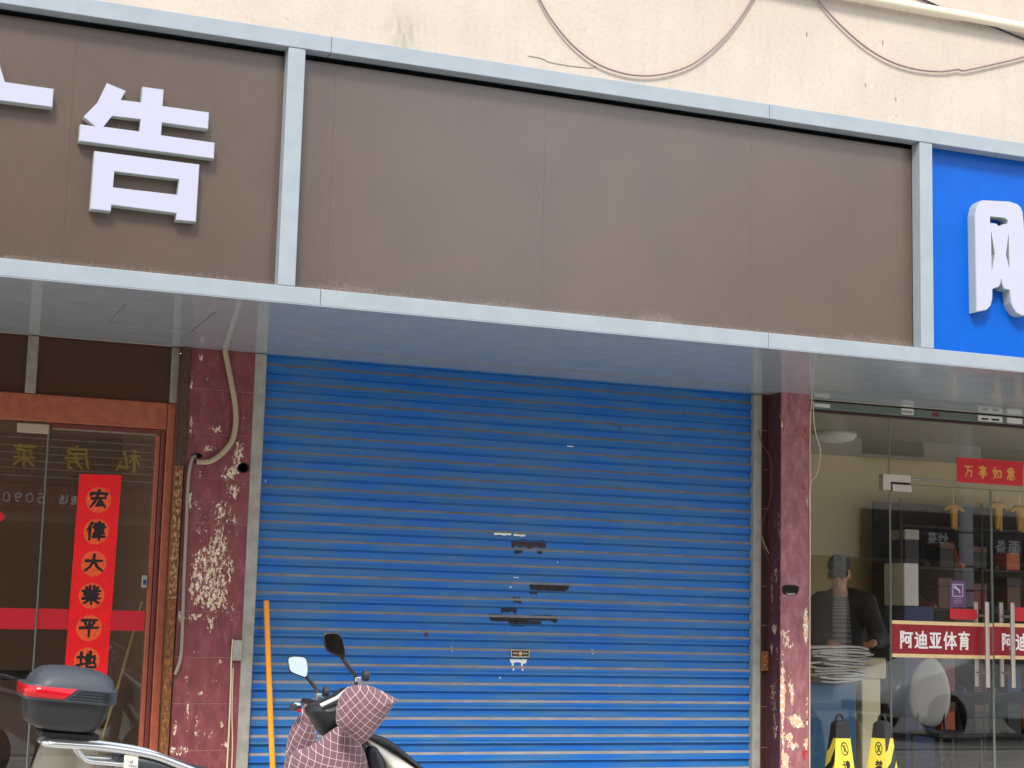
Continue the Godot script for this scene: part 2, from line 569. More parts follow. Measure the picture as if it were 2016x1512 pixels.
func make_materials() -> void:
	var m: StandardMaterial3D
	m = mat("cream_render", c(236, 218, 198), 0.9)
	mottle(m, c(188, 176, 164), c(195, 184, 173), 2.2, 0.006, 4)
	relief(m, 0.25, 0.03, 12)
	m = mat("aluminium_panel", c(168, 178, 186), 0.38, 0.0, 0.5)
	mottle(m, c(150, 160, 168), c(157, 166, 173), 1.4, 0.01, 8)
	m = mat("soffit_panel", c(128, 133, 138), 0.085, 0.0, 0.5)
	mottle(m, c(150, 160, 168), c(157, 166, 173), 1.4, 0.01, 8)
	m = picture("brown_board", brown_board(1024, 340, 5), 0.30, 0.72)
	m = picture("brown_board_worn", brown_board(768, 340, 15), 0.30, 0.72)
	m = mat("blue_board", c(14, 104, 214), 0.28, 0.0, 0.35)
	mottle(m, c(2, 90, 190), c(3, 93, 194), 1.1, 0.012, 31)
	mat("acrylic_white", c(182, 183, 204), 0.35)
	mat("letter_edge", c(172, 180, 178), 0.45)
	m = mat("shutter_blue", c(28, 98, 178), 0.42)
	mottle(m, c(52, 110, 166), c(4, 100, 188), 0.9, 0.010, 41, 0.45)
	m.uv1_scale = Vector3(0.3, 2.6, 1.0)
	m = mat("shutter_dust", c(150, 142, 140), 0.85)
	mottle(m, c(136, 128, 124), c(156, 151, 150), 1.5, 0.012, 42)
	m = mat("galvanised", c(140, 138, 130), 0.55, 0.15)
	mottle(m, c(150, 148, 140), c(166, 163, 154), 0.7, 0.012, 51)
	mat("black_gap", c(14, 13, 13), 0.9)
	mat("black_paint", c(24, 23, 25), 0.7)
	mat("brown_scuff", c(58, 40, 42), 0.7)
	mat("rust_mark", c(92, 46, 34), 0.9)
	mat("white_paint", c(232, 232, 230), 0.7)
	mat("mortar", c(150, 100, 98), 0.9)
	m = mat("frame_brown", c(128, 64, 44), 0.38)
	mottle(m, c(150, 76, 52), c(164, 88, 60), 0.8, 0.02, 61)
	m = mat("frame_wine", c(104, 42, 36), 0.4)
	m = mat("steel_strip", c(152, 142, 128), 0.42, 0.35)
	mottle(m, c(142, 132, 118), c(160, 150, 136), 0.5, 0.012, 62)
	mat("satin_steel", c(196, 186, 178), 0.3, 0.75)
	m = mat("tinted_pane", c(70, 44, 29), 0.12)
	for g in [["rusty_steel", 0.10, 0.5], ["flaking_steel", 0.62, 0.28]]:
		var im := sheet(256, 1024, c(96, 58, 32))
		var n := noise(1.0, 5, 71)
		var n2 := noise(1.0, 4, 79)
		for y in 1024:
			for x in 256:
				var a := n.get_noise_2d(x * 0.035, y * 0.02) * 0.5 + 0.5
				var p := c(74, 46, 30).lerp(c(158, 98, 44), clampf(a * 1.3 - 0.1, 0, 1))
				var f := n2.get_noise_2d(x * 0.05, y * 0.026)
				if f > g[2] - 0.25 * g[1]:
					p = p.lerp(c(196, 172, 134), 0.6)
				elif f < -0.35:
					p = p.lerp(c(62, 40, 28), 0.4)
				im.set_pixel(x, y, p)
		m = picture(g[0], im, 0.85)
		m.texture_repeat = true
		m.uv1_triplanar = true
		m.uv1_world_triplanar = true
		m.uv1_scale = Vector3(4.0, 1.0, 4.0)
	m = mat("brown_steel", c(66, 46, 34), 0.7)
	mottle(m, c(56, 38, 28), c(86, 64, 42), 0.3, 0.03, 72)
	m = mat("ivory_hose", c(178, 160, 128), 0.6)
	mottle(m, c(156, 138, 108), c(192, 176, 146), 0.12, 0.05, 73)
	m = mat("grey_pvc", c(150, 140, 128), 0.6)
	mat("ivory_wire", c(206, 192, 160), 0.55)
	mat("nail_rust", c(150, 132, 118), 0.9)
	mat("pale_wire", c(168, 152, 140), 0.8)
	mat("dull_wire", c(110, 78, 68), 0.7)
	m = mat("mauve_cable", c(138, 116, 114), 0.6)
	mat("dark_cable", c(52, 46, 62), 0.6)
	m = mat("painted_pipe", c(232, 216, 190), 0.6)
	mat("door_closer", c(176, 160, 142), 0.4, 0.3)
	for g in [["clear_glass", 0.012], ["door_glass", 0.016]]:
		m = mat(g[0], Color(0.2, 0.22, 0.21, g[1]), 0.0)
		m.transparency = BaseMaterial3D.TRANSPARENCY_ALPHA
	mat("glass_edge", c(120, 132, 122), 0.25)
	mat("red_film", c(196, 12, 34), 0.45)
	mat("green_beam", c(96, 108, 102), 0.35)
	mat("dark_wine", c(52, 22, 22), 0.6)
	m = mat("concrete", c(150, 146, 140), 0.9)
	mottle(m, c(172, 168, 161), c(192, 188, 181), 3.0, 0.01, 81)
	m = mat("road_concrete", c(84, 84, 84), 0.92)
	mottle(m, c(146, 143, 138), c(164, 161, 155), 2.0, 0.02, 82)  # pale concrete, lightened to bounce more light under the canopy
	mat("kerb_stone", c(158, 154, 148), 0.9)
	m = mat("room_olive", c(196, 176, 128), 0.9)
	m = mat("room_dark", c(138, 110, 88), 0.9)
	mat("room_floor", c(112, 104, 92), 0.5)
	mat("room_ceiling", c(150, 146, 128), 0.9)
	mat("orange_pole", c(250, 156, 6), 0.4)
	mat("black_plastic", c(30, 32, 36), 0.45)
	m = mat("grey_plastic", c(58, 63, 71), 0.5)
	mat("seat_vinyl", c(52, 57, 64), 0.45)
	mat("lens_red", c(186, 14, 32), 0.15)
	mat("chrome", c(206, 208, 210), 0.22, 0.85)
	mat("mirror_glass", c(186, 194, 196), 0.04, 1.0)
	mat("mirror_painted_dark", c(120, 120, 124), 0.06, 1.0)  # same mirror glass, its colour darkened for the dark view it reflects
	mat("scooter_white", c(222, 216, 202), 0.3)
	mat("tyre", c(28, 28, 29), 0.85)
	mat("switch_red", c(200, 24, 40), 0.4)
	mat("cone_black", c(34, 33, 36), 0.6)
	mat("cone_yellow", c(232, 212, 50), 0.5)
	mat("skin", c(176, 126, 98), 0.6)
	mat("jacket_black", c(26, 26, 30), 0.85)
	mat("trousers", c(40, 44, 56), 0.85)
	mat("cap_cloth", c(30, 34, 42), 0.85)
	m = mat("newsprint", c(186, 182, 172), 0.85)
	mottle(m, c(150, 148, 142), c(222, 219, 210), 0.18, 0.05, 91)
	mat("counter_ivory", c(206, 194, 160), 0.55)
	mat("counter_blue", c(40, 84, 120), 0.35)
	mat("chair_toned", c(168, 166, 160), 0.4)  # white chair greyed in colour to imitate reflections mixing over it
	mat("shelf_dark", c(42, 36, 31), 0.7)
	mat("shelf_back", c(52, 42, 32), 0.8)
	mat("shoe_black", c(30, 29, 31), 0.5)
	mat("shoe_brown", c(92, 56, 36), 0.5)
	mat("shoe_red", c(120, 36, 34), 0.5)
	mat("sign_yellow", c(240, 216, 70), 0.5)
	mat("bag_yellow", c(182, 140, 52), 0.7)
	mat("box_white", c(214, 214, 208), 0.7)
	mat("sign_white", c(248, 248, 246), 0.5)
	mat("shoe_orange", c(176, 84, 40), 0.5)
	mat("box_blue", c(38, 54, 96), 0.7)
	mat("pale_wall", c(206, 197, 180), 0.9)
	mat("brick_wall", c(122, 104, 92), 0.9)
	mat("grey_wall", c(190, 184, 174), 0.9)
	mat("maroon_sign", c(96, 24, 34), 0.5)
	mat("dark_sign", c(44, 36, 36), 0.5)
	mat("window_dark", c(40, 46, 52), 0.1)
	mat("pole_concrete", c(206, 208, 210), 0.85)
	mat("car_white", c(226, 228, 230), 0.2)
	mat("car_black", c(24, 25, 27), 0.4)
	mat("sack_ivory", c(190, 182, 158), 0.85)
	mat("bamboo", c(176, 158, 108), 0.6)
	mat("lamp_opal", c(200, 204, 196), 0.5)

# ---------------------------------------------------------------- the setting
func build_setting() -> void:
	var st := begin()
	bx(st, -60, 80, -0.42, 0.0, -12, 5.6)
	structure(obj("pavement", st, M.concrete))
	st = begin()
	bx(st, -60, 80, -0.5, -0.12, 5.75, 15.0)
	structure(obj("road", st, M.road_concrete))
	var k := thing("kerb", "", "")
	for s in ["label", "category"]:
		k.remove_meta(s)
	structure(k)
	for i in 20:
		box("kerb_stone", M.kerb_stone, k, -6 + i * 1.0, -6 + i + 0.994, -0.4, 0.02, 5.6, 5.75, 0.012)
	st = begin()
	bx(st, -60, 80, -0.42, 0.004, 15.0, 60)
	structure(obj("far_pavement", st, M.concrete))

func build_building() -> void:
	var b := thing("building", "cream rendered building rising above the long shop sign", "building")
	box("upper_wall", M.cream_render, b, -8, 16, 2.95, 11.0, -0.3, -0.004, 0.0)
	# the stretch of render in view, with its stain, faint runs and hairline cracks
	var x0 := 1.2
	var x1 := 9.4
	var y0 := 4.4
	var y1 := 6.6
	var im := sheet(1640, 440, c(196, 183, 169))
	var n := noise(1.0, 5, 64)
	var n2 := noise(1.0, 4, 65)
	for y in 440:
		var my := y1 - (y1 - y0) * y / 440.0
		for x in 1640:
			var mx := x0 + (x1 - x0) * x / 1640.0
			var k := 1.0 + 0.035 * n.get_noise_2d(mx * 1.6, my * 1.6) + 0.03 * n2.get_noise_2d(mx * 24.0, my * 24.0)
			k += 0.03 * minf(0.0, n.get_noise_2d(mx * 7.0, my * 0.6 + 9.0))
			var p := c(196, 183, 169) * k
			var q := Vector2((mx - 3.05) / 0.12, (my - 5.13) / 0.13)
			var s := exp(-q.length_squared()) * (0.55 + 0.9 * n2.get_noise_2d(mx * 16.0, my * 5.0))
			p = p.lerp(c(118, 116, 100), clampf(s, 0, 1) * 0.45)
			if absf(n2.get_noise_2d(mx * 2.2 + 3.0, my * 2.2)) < 0.004:
				p = p.lerp(c(150, 138, 126), 0.4)
			im.set_pixel(x, y, Color(p.r, p.g, p.b))
	var wm := picture("cream_render_view", im, 0.9)
	var wq := begin()
	wq.set_smooth_group(-1)
	quad(wq, Vector3(x0, y1, 0), Vector3(x1, y1, 0), Vector3(x1, y0, 0), Vector3(x0, y0, 0))
	obj("render_face", wq, wm, b)
	for e in [[-8.0, x0, 4.0, 11.0], [x1, 16.0, 4.0, 11.0], [x0, x1, y1, 11.0], [x0, x1, 4.0, y0]]:
		box("render_face", M.cream_render, b, e[0], e[1], e[2], e[3], -0.0035, 0.0, 0.0)
	# uneven lip of mortar along the top of the sign's flashing
	rng.seed = 31
	var lip := begin()
	for i in 60:
		var xa := 1.6 + i * 0.125
		bx(lip, xa, xa + rng.randf_range(0.06, 0.12), 4.40, 4.412 + rng.randf_range(0.0, 0.006), 1.62, 1.66, 0.002)
	obj("mortar_lip", lip, M.cream_render, b)
	# piers and cross walls between the shops
	box("pier", M.room_dark, b, 1.768, 2.172, -0.1, 2.945, -0.3, -0.014, 0.0)
	box("pier", M.room_dark, b, 5.75, 5.985, -0.1, 2.945, -0.3, -0.002, 0.0)
	box("cross_wall", M.room_dark, b, 1.9, 2.05, -0.1, 2.945, -4.2, -0.302, 0.0)
	box("cross_wall", M.room_olive, b, 5.78, 5.93, -0.1, 2.945, -4.2, -0.302, 0.0)
	box("rear_wall", M.room_dark, b, -6, 1.898, -0.1, 2.945, -3.9, -3.7, 0.0)
	box("rear_wall", M.room_olive, b, 5.932, 14, -0.1, 2.945, -3.4, -3.2, 0.0)
	box("room_floor", M.room_floor, b, -6, 1.898, 0.004, 0.15, -3.698, -0.12, 0.0)
	box("room_floor", M.room_floor, b, 5.932, 14, 0.004, 0.15, -3.198, -0.16, 0.0)
	box("room_ceiling", M.room_ceiling, b, -6, 1.898, 2.93, 2.948, -3.698, -0.304, 0.0)
	box("room_ceiling", M.room_ceiling, b, 5.932, 14, 2.93, 2.948, -3.198, -0.304, 0.0)
	# small scars of the render: nail holes with a rusty run, and a crack where an old cable lay
	for s in [[2.98, 4.945, 0.02], [3.36, 4.965, 0.03], [3.96, 5.03, 0.028], [5.54, 4.99, 0.03], [6.6, 5.31, 0.018], [6.86, 5.24, 0.02], [6.1, 5.62, 0.02], [6.75, 5.66, 0.022], [2.62, 4.97, 0.022]]:
		var st := begin()
		slab(st, [[s[0] - 0.006, s[1] + 0.006], [s[0] + 0.007, s[1] + 0.005], [s[0] + 0.004, s[1] - s[2]], [s[0] - 0.002, s[1] - s[2] * 1.4]], 0.003, 0.006)
		obj("nail_hole", st, M.nail_rust, b)

func build_canopy() -> void:
	var t := thing("sign_canopy", "grey metal framed sign canopy with glossy soffit running over the shops", "canopy")
	var al: Material = M.aluminium_panel
	var cuts := [-3.2, -0.548, 2.119, 4.788, 7.456, 10.1]
	for i in cuts.size() - 1:
		box("top_rail", al, t, cuts[i] + 0.0012, cuts[i + 1] - 0.0012, 4.318, 4.409, 1.652, 1.74, 0.003)
		box("bottom_rail", al, t, cuts[i] + 0.0012, cuts[i + 1] - 0.0012, 2.948, 3.036, 1.652, 1.74, 0.003)
	for x in [[-2.1, -2.008], [1.889, 1.981], [5.841, 5.933], [9.8, 9.892]]:
		box("post", al, t, x[0], x[1], 3.038, 4.316, 1.652, 1.7375, 0.003)
	# soffit boards, with a hatch
	var so: Material = M.soffit_panel
	var y0 := 2.944
	var y1 := 2.950
	for p in [[-3.2, 1.182, 0.0, 1.738], [1.182, 1.66, 1.32, 1.738], [1.182, 1.66, 0.0, 0.574], [1.66, 4.1, 0.0, 1.738], [4.1008, 6.54, 0.0, 1.738], [6.5408, 10.1, 0.0, 1.738]]:
		box("soffit_board", so, t, p[0], p[1], y0, y1, p[2], p[3], 0.0)
	var h := box("hatch", so, t, 1.186, 1.656, y0 + 0.0015, y1 + 0.001, 0.5755, 1.3185, 0.001)
	h.set_meta("label", "flush hatch in the soffit")
	box("soffit_backing", M.black_gap, t, -3.2, 10.1, 2.956, 2.962, 0.002, 1.648, 0.0)
	box("roof_sheet", al, t, -3.2, 10.1, 4.380, 4.396, 0.002, 1.65, 0.0)
	box("end_board", al, t, -3.206, -3.2, 2.944, 4.409, 0.002, 1.74, 0.0)
	box("end_board", al, t, 10.1, 10.106, 2.944, 4.409, 0.002, 1.74, 0.0)

func board_face(called: String, m: Material, parent: Node3D, x0: float, x1: float, ua: float, ub: float) -> void:
	# a thin board that stops short of the top rail; black slot added as a shadow line
	var z := 1.65
	var yt := 4.290
	var yb := 3.036
	var st := begin()
	st.set_smooth_group(-1)
	quad(st, Vector3(x0, yt, z), Vector3(x1, yt, z), Vector3(x1, yb, z), Vector3(x0, yb, z), Vector2(ua, 0), Vector2(ub, 1))
	for x in [x0, x1]:
		quad(st, Vector3(x, yt, z), Vector3(x, yb, z), Vector3(x, yb, z - 0.004), Vector3(x, yt, z - 0.004), Vector2(ua, 0), Vector2(ua + 0.001, 1))
	quad(st, Vector3(x0, yt, z - 0.004), Vector3(x1, yt, z - 0.004), Vector3(x1, yt, z), Vector3(x0, yt, z), Vector2(ua, 0), Vector2(ub, 0.001))
	quad(st, Vector3(x1, yt, z - 0.004), Vector3(x0, yt, z - 0.004), Vector3(x0, yb, z - 0.004), Vector3(x1, yb, z - 0.004), Vector2(ua, 0), Vector2(ub, 1))
	var o := obj(called, st, m, parent)
	box("backing", M.black_gap, o, x0, x1, yb, 4.318, 1.588, 1.600, 0.0)  # black sheet behind the slot, drawing the shadow under the rail

func letter(parent: Node3D, outer: Array, holes: Array, z: float, depth: float, face: Material, rim: Material) -> void:
	# a channel letter: pale rim all round, white acrylic face a touch in front of it
	var body := CSGPolygon3D.new()
	body.name = "letter"
	var pv := PackedVector2Array()
	for p in outer:
		pv.append(Vector2(p[0], p[1]))
	body.polygon = pv
	body.depth = depth
	body.material = rim
	parent.add_child(body, true)
	body.position = Vector3(0, 0, z)
	var face_o := CSGPolygon3D.new()
	face_o.name = "face"
	var grown := Geometry2D.offset_polygon(pv, -0.003, Geometry2D.JOIN_MITER)
	face_o.polygon = grown[0] if grown.size() else pv
	face_o.depth = 0.004
	face_o.material = face
	body.add_child(face_o, true)
	face_o.position = Vector3(0, 0, 0.003)
	for h in holes:
		var hv := PackedVector2Array()
		for p in h:
			hv.append(Vector2(p[0], p[1]))
		var cut := CSGPolygon3D.new()
		cut.name = "opening"
		cut.polygon = hv
		cut.depth = depth + 0.04
		cut.operation = CSGShape3D.OPERATION_SUBTRACTION
		cut.material = rim
		body.add_child(cut, true)
		cut.position = Vector3(0, 0, 0.02)

func build_signs() -> void:
	var s := thing("blank_sign_board", "blank brown sign board with faint vertical seams above the blue shutter", "sign")
	var cuts := [1.981, 2.172, 3.396, 4.716, 5.841]
	for i in 4:
		var a: float = cuts[i] + (0.00028 if i else 0.0)
		var b: float = cuts[i + 1] - (0.00028 if i < 3 else 0.0)
		board_face("board", M.brown_board, s, a, b, (a - 1.981) / 3.86, (b - 1.981) / 3.86)
	s = thing("lettered_sign_board", "brown sign board with white raised Chinese letters 广告", "sign")
	cuts = [-2.008, -0.408, 0.812, 1.889]
	for i in 3:
		board_face("board", M.brown_board_worn, s, cuts[i] + 0.00028, cuts[i + 1] - (0.00028 if i < 2 else 0.0), i / 3.0, (i + 1) / 3.0)
	var w: Material = M.acrylic_white
	var r: Material = M.letter_edge
	letter(s, [[0.969, 3.995], [1.066, 3.967], [1.045, 3.917], [1.146, 3.918], [1.148, 4.001], [1.255, 4.001], [1.255, 3.914], [1.493, 3.913], [1.493, 3.823], [1.256, 3.825], [1.255, 3.760], [1.530, 3.756], [1.531, 3.670], [0.850, 3.676], [0.851, 3.763], [0.922, 3.762], [0.864, 3.803], [0.928, 3.886]], [[[1.005, 3.828], [1.148, 3.830], [1.146, 3.764], [0.964, 3.765]]], 1.705, 0.052, w, r)
	letter(s, [[0.929, 3.635], [1.458, 3.631], [1.456, 3.328], [1.354, 3.326], [1.354, 3.361], [1.029, 3.367], [1.027, 3.334], [0.926, 3.334]], [[[1.032, 3.543], [1.359, 3.542], [1.355, 3.458], [1.030, 3.458]]], 1.705, 0.052, w, r)
	letter(s, [[0.448, 4.008], [0.477, 3.929], [0.712, 3.927], [0.712, 3.831], [0.20, 3.831], [0.19, 3.60], [0.11, 3.32], [0.01, 3.36], [0.08, 3.60], [0.09, 3.93], [0.34, 3.93], [0.32, 3.99], [0.42, 4.03]], [], 1.705, 0.052, w, r)
	s = thing("blue_sign_board", "bright blue sign board with a rounded white raised letter", "sign")
	for p in [[5.933, 7.15], [7.152, 8.4], [8.402, 9.8]]:
		box("board", M.blue_board, s, p[0], p[1], 3.036, 4.318, 1.638, 1.65, 0.0)
	letter(s, [[6.253, 3.909], [6.266, 3.960], [6.286, 3.99], [6.313, 4.008], [6.518, 4.023], [6.578, 4.013], [6.603, 3.995], [6.617, 3.967], [6.631, 3.795], [6.636, 3.461], [6.638, 3.310], [6.597, 3.304], [6.560, 3.316], [6.532, 3.343], [6.515, 3.377], [6.507, 3.457], [6.465, 3.461], [6.452, 3.485], [6.445, 3.519], [6.438, 3.490], [6.428, 3.471], [6.378, 3.450], [6.376, 3.39], [6.362, 3.345], [6.334, 3.316], [6.256, 3.296]],
		[[[6.366, 3.911], [6.476, 3.914], [6.502, 3.901], [6.498, 3.877], [6.462, 3.870], [6.435, 3.852], [6.412, 3.869], [6.366, 3.868]], [[6.372, 3.828], [6.400, 3.675], [6.373, 3.557]], [[6.506, 3.820], [6.482, 3.678], [6.508, 3.590]]], 1.72, 0.07, w, r)
	letter(s, [[6.66, 3.93], [6.73, 3.93], [6.73, 3.50], [6.66, 3.50]], [], 1.72, 0.07, w, r)
	letter(s, [[6.79, 4.02], [6.87, 4.02], [6.87, 3.30], [6.72, 3.30], [6.73, 3.37], [6.79, 3.37]], [], 1.72, 0.07, w, r)

# ---------------------------------------------------------------- roller shutter
func slat_mesh(groove: bool) -> ArrayMesh:
	# profile from the top of the slat down: dusty ledge, bulged band, lip, flat band
	var p := 0.1083
	var h := 0.016
	var prof := [[0.0075, 0.0], [-0.0085, h]]
	var blue := [[-0.0085, h], [-0.026, h + 0.001]]
	if groove:
		blue += [[-0.0262, h - 0.0035], [-0.0288, h - 0.0035], [-0.029, h + 0.001]]
	blue += [[-0.040, h + 0.001], [-0.046, h + 0.003], [-0.0475, h + 0.002], [-0.0500, -0.004], [-0.0575, -0.003], [-0.060, 0.001], [-0.095, 0.0012], [0.0075 - p, 0.0]]
	var x0 := 2.215
	var x1 := 5.715
	var am: ArrayMesh = null
	for part in [[prof, "shutter_dust"], [blue, "shutter_blue"]]:
		var st := begin()
		st.set_smooth_group(-1)
		var q: Array = part[0]
		for i in q.size() - 1:
			var nx := 6
			for j in nx:
				var xa := lerpf(x0, x1, float(j) / nx)
				var xb := lerpf(x0, x1, float(j + 1) / nx)
				quad(st, Vector3(xa, q[i][0], q[i][1]), Vector3(xb, q[i][0], q[i][1]), Vector3(xb, q[i + 1][0], q[i + 1][1]), Vector3(xa, q[i + 1][0], q[i + 1][1]))
		st.generate_normals()
		st.set_material(M[part[1]])
		am = st.commit(am) if am else st.commit()
	return am

func patch(called: String, m: Material, parent: Node3D, pts: Array, z: float) -> void:
	var st := begin()
	slab(st, pts, z, 0.0012)
	obj(called, st, m, parent)

# paint that lies on the ribs: the outline is cut where the ribs step in and out
func rib_patch(called: String, m: Material, parent: Node3D, pts: Array, zs: float) -> void:
	var poly := PackedVector2Array()
	var ymin := 9.0
	var ymax := 0.0
	for p in pts:
		poly.append(Vector2(p[0], p[1]))
		ymin = minf(ymin, p[1])
		ymax = maxf(ymax, p[1])
	var st := begin()
	var n := int((2.886 - ymax) / 0.1083) - 1
	var got := false
	while 2.886 - 0.1083 * n > ymin - 0.02:
		var y := 2.886 - 0.1083 * n
		for band in [[-0.0085, -0.047, 0.0195], [-0.0575, -0.1008, 0.0030]]:
			var q := PackedVector2Array([Vector2(0, y + band[0]), Vector2(9, y + band[0]), Vector2(9, y + band[1]), Vector2(0, y + band[1])])
			for piece in Geometry2D.intersect_polygons(poly, q):
				if piece.size() > 2:
					slab(st, Array(piece), zs + band[2], 0.0014)
					got = true
		n += 1
	if got:
		obj(called, st, m, parent)

func ragged(x0: float, x1: float, y0: float, y1: float, sd: int) -> Array:
	rng.seed = sd
	var out := []
	var n := 8
	for i in n + 1:
		out.append([lerpf(x0, x1, float(i) / n), y1 - (y1 - y0) * rng.randf_range(0.0, 0.25)])
	for i in range(n, -1, -1):
		out.append([lerpf(x0, x1, (i + 0.3) / (n + 0.6)), y0 + (y1 - y0) * rng.randf_range(0.0, 0.4)])
	return out

func build_shutter() -> void:
	var t := thing("roller_shutter", "closed blue roller shutter of ribbed metal slats with black scuffs", "shutter")
	var ms := [slat_mesh(false), slat_mesh(true)]
	var zs := -0.055
	for n in range(-1, 27):
		var o := MeshInstance3D.new()
		o.name = "slat"
		o.mesh = ms[1 if n % 2 else 0]
		t.add_child(o, true)
		o.position = Vector3(0, 2.886 - 0.1083 * n, zs + 0.0006 * sin(n * 2.3))
	box("shutter_light_block", M.black_gap, t, 2.2, 5.73, 0.0, 2.94, -0.2, -0.12, 0.0)  # unseen black box, added to stop light leaking between slats
	box("guide_rail", M.galvanised, t, 2.166, 2.240, 0.0, 2.942, -0.075, 0.0, 0.004)
	box("guide_rail", M.galvanised, t, 5.686, 5.746, 0.0, 2.942, -0.075, 0.0, 0.004)
	for q in [[2.112, 2.166, 1.063, 1.186]]:
		box("bracket", M.galvanised, t, q[0], q[1], q[2], q[3], -0.012, 0.026, 0.004)
	box("bracket", M.rusty_steel, t, 5.742, 5.792, 1.045, 1.178, 0.001, 0.03, 0.004)
	# lock plate with a smear of white paint below it
	var lp := box("lock_plate", M.brown_steel, t, 3.934, 4.052, 1.115, 1.152, zs + 0.017, zs + 0.024, 0.002)
	var st := begin()
	lathe(st, [[0.0, 0.0], [0.013, 0.0], [0.013, 0.006], [0.0, 0.008]], 16, Vector3(3.993, 1.133, zs + 0.024), 2)
	obj("lock_cylinder", st, M.ivory_wire, lp)
	for q in [[3.934, 4.052, 1.111, 1.115], [3.934, 4.052, 1.152, 1.156], [3.930, 3.934, 1.111, 1.156], [4.052, 4.056, 1.111, 1.156]]:
		box("plate_rim", M.ivory_wire, lp, q[0], q[1], q[2], q[3], zs + 0.017, zs + 0.026, 0.0)
	for q in [[3.944, 3.956, 1.130, 1.138], [3.960, 3.972, 1.130, 1.138], [4.014, 4.026, 1.130, 1.138], [4.030, 4.042, 1.130, 1.138]]:
		box("plate_print", M.ivory_wire, lp, q[0], q[1], q[2], q[3], zs + 0.024, zs + 0.0252, 0.0)
	# white paint run below the lock, black scuffs, flecks
	rib_patch("paint_smear", M.white_paint, t, [[3.928, 1.100], [3.95, 1.108], [4.03, 1.108], [4.047, 1.096], [4.046, 1.076], [4.03, 1.066], [4.012, 1.068], [4.0, 1.076], [3.968, 1.076], [3.955, 1.066], [3.936, 1.072]], zs)
	rib_patch("paint_smear", M.black_paint, t, [[3.962, 1.104], [4.02, 1.102], [4.014, 1.094], [3.966, 1.096]], zs + 0.0014)
	rib_patch("paint_smear", M.white_paint, t, [[3.944, 1.070], [3.957, 1.068], [3.955, 1.024], [3.946, 1.022]], zs)
	rib_patch("paint_smear", M.white_paint, t, [[4.008, 1.070], [4.021, 1.068], [4.019, 1.024], [4.010, 1.022]], zs)
	for q in [[3.915, 4.168, 1.800, 1.872], [3.936, 3.992, 1.768, 1.806], [4.095, 4.13, 1.775, 1.80], [4.044, 4.33, 1.528, 1.592], [4.05, 4.11, 1.512, 1.54], [3.936, 3.992, 1.446, 1.498], [3.860, 3.970, 1.386, 1.430], [3.765, 4.26, 1.330, 1.386], [3.90, 4.14, 1.318, 1.345], [3.925, 4.03, 1.300, 1.330]]:
		rib_patch("scuff", M.black_paint if q[2] < 1.79 else M.brown_scuff, t, ragged(q[0], q[1], q[2], q[3], int(q[2] * 1000)), zs)
	for q in [[3.79, 3.913, 1.886, 1.906], [3.926, 4.012, 1.884, 1.902], [3.940, 3.978, 1.616, 1.624], [4.046, 4.070, 1.800, 1.810], [3.906, 3.924, 1.552, 1.560], [3.76, 3.772, 1.796, 1.806], [4.3, 4.345, 2.494, 2.504], [4.7, 4.72, 0.926, 0.934], [3.525, 3.532, 1.16, 1.168], [3.525, 3.532, 1.136, 1.143], [4.505, 4.512, 1.16, 1.168], [4.505, 4.512, 1.136, 1.143], [3.862, 3.870, 0.968, 0.982], [4.246, 4.252, 1.722, 1.736], [2.275, 2.281, 2.148, 2.166]]:
		rib_patch("paint_fleck", M.white_paint, t, ragged(q[0], q[1], q[2], q[3], int(q[0] * 1000)), zs)
	for q in [[3.340, 3.362, 1.222, 1.266], [5.638, 5.644, 2.846, 2.884], [5.153, 5.158, 2.757, 2.78], [4.672, 4.677, 2.632, 2.674]]:
		rib_patch("rust_run", M.rust_mark, t, ragged(q[0], q[1], q[2], q[3], int(q[0] * 900)), zs)

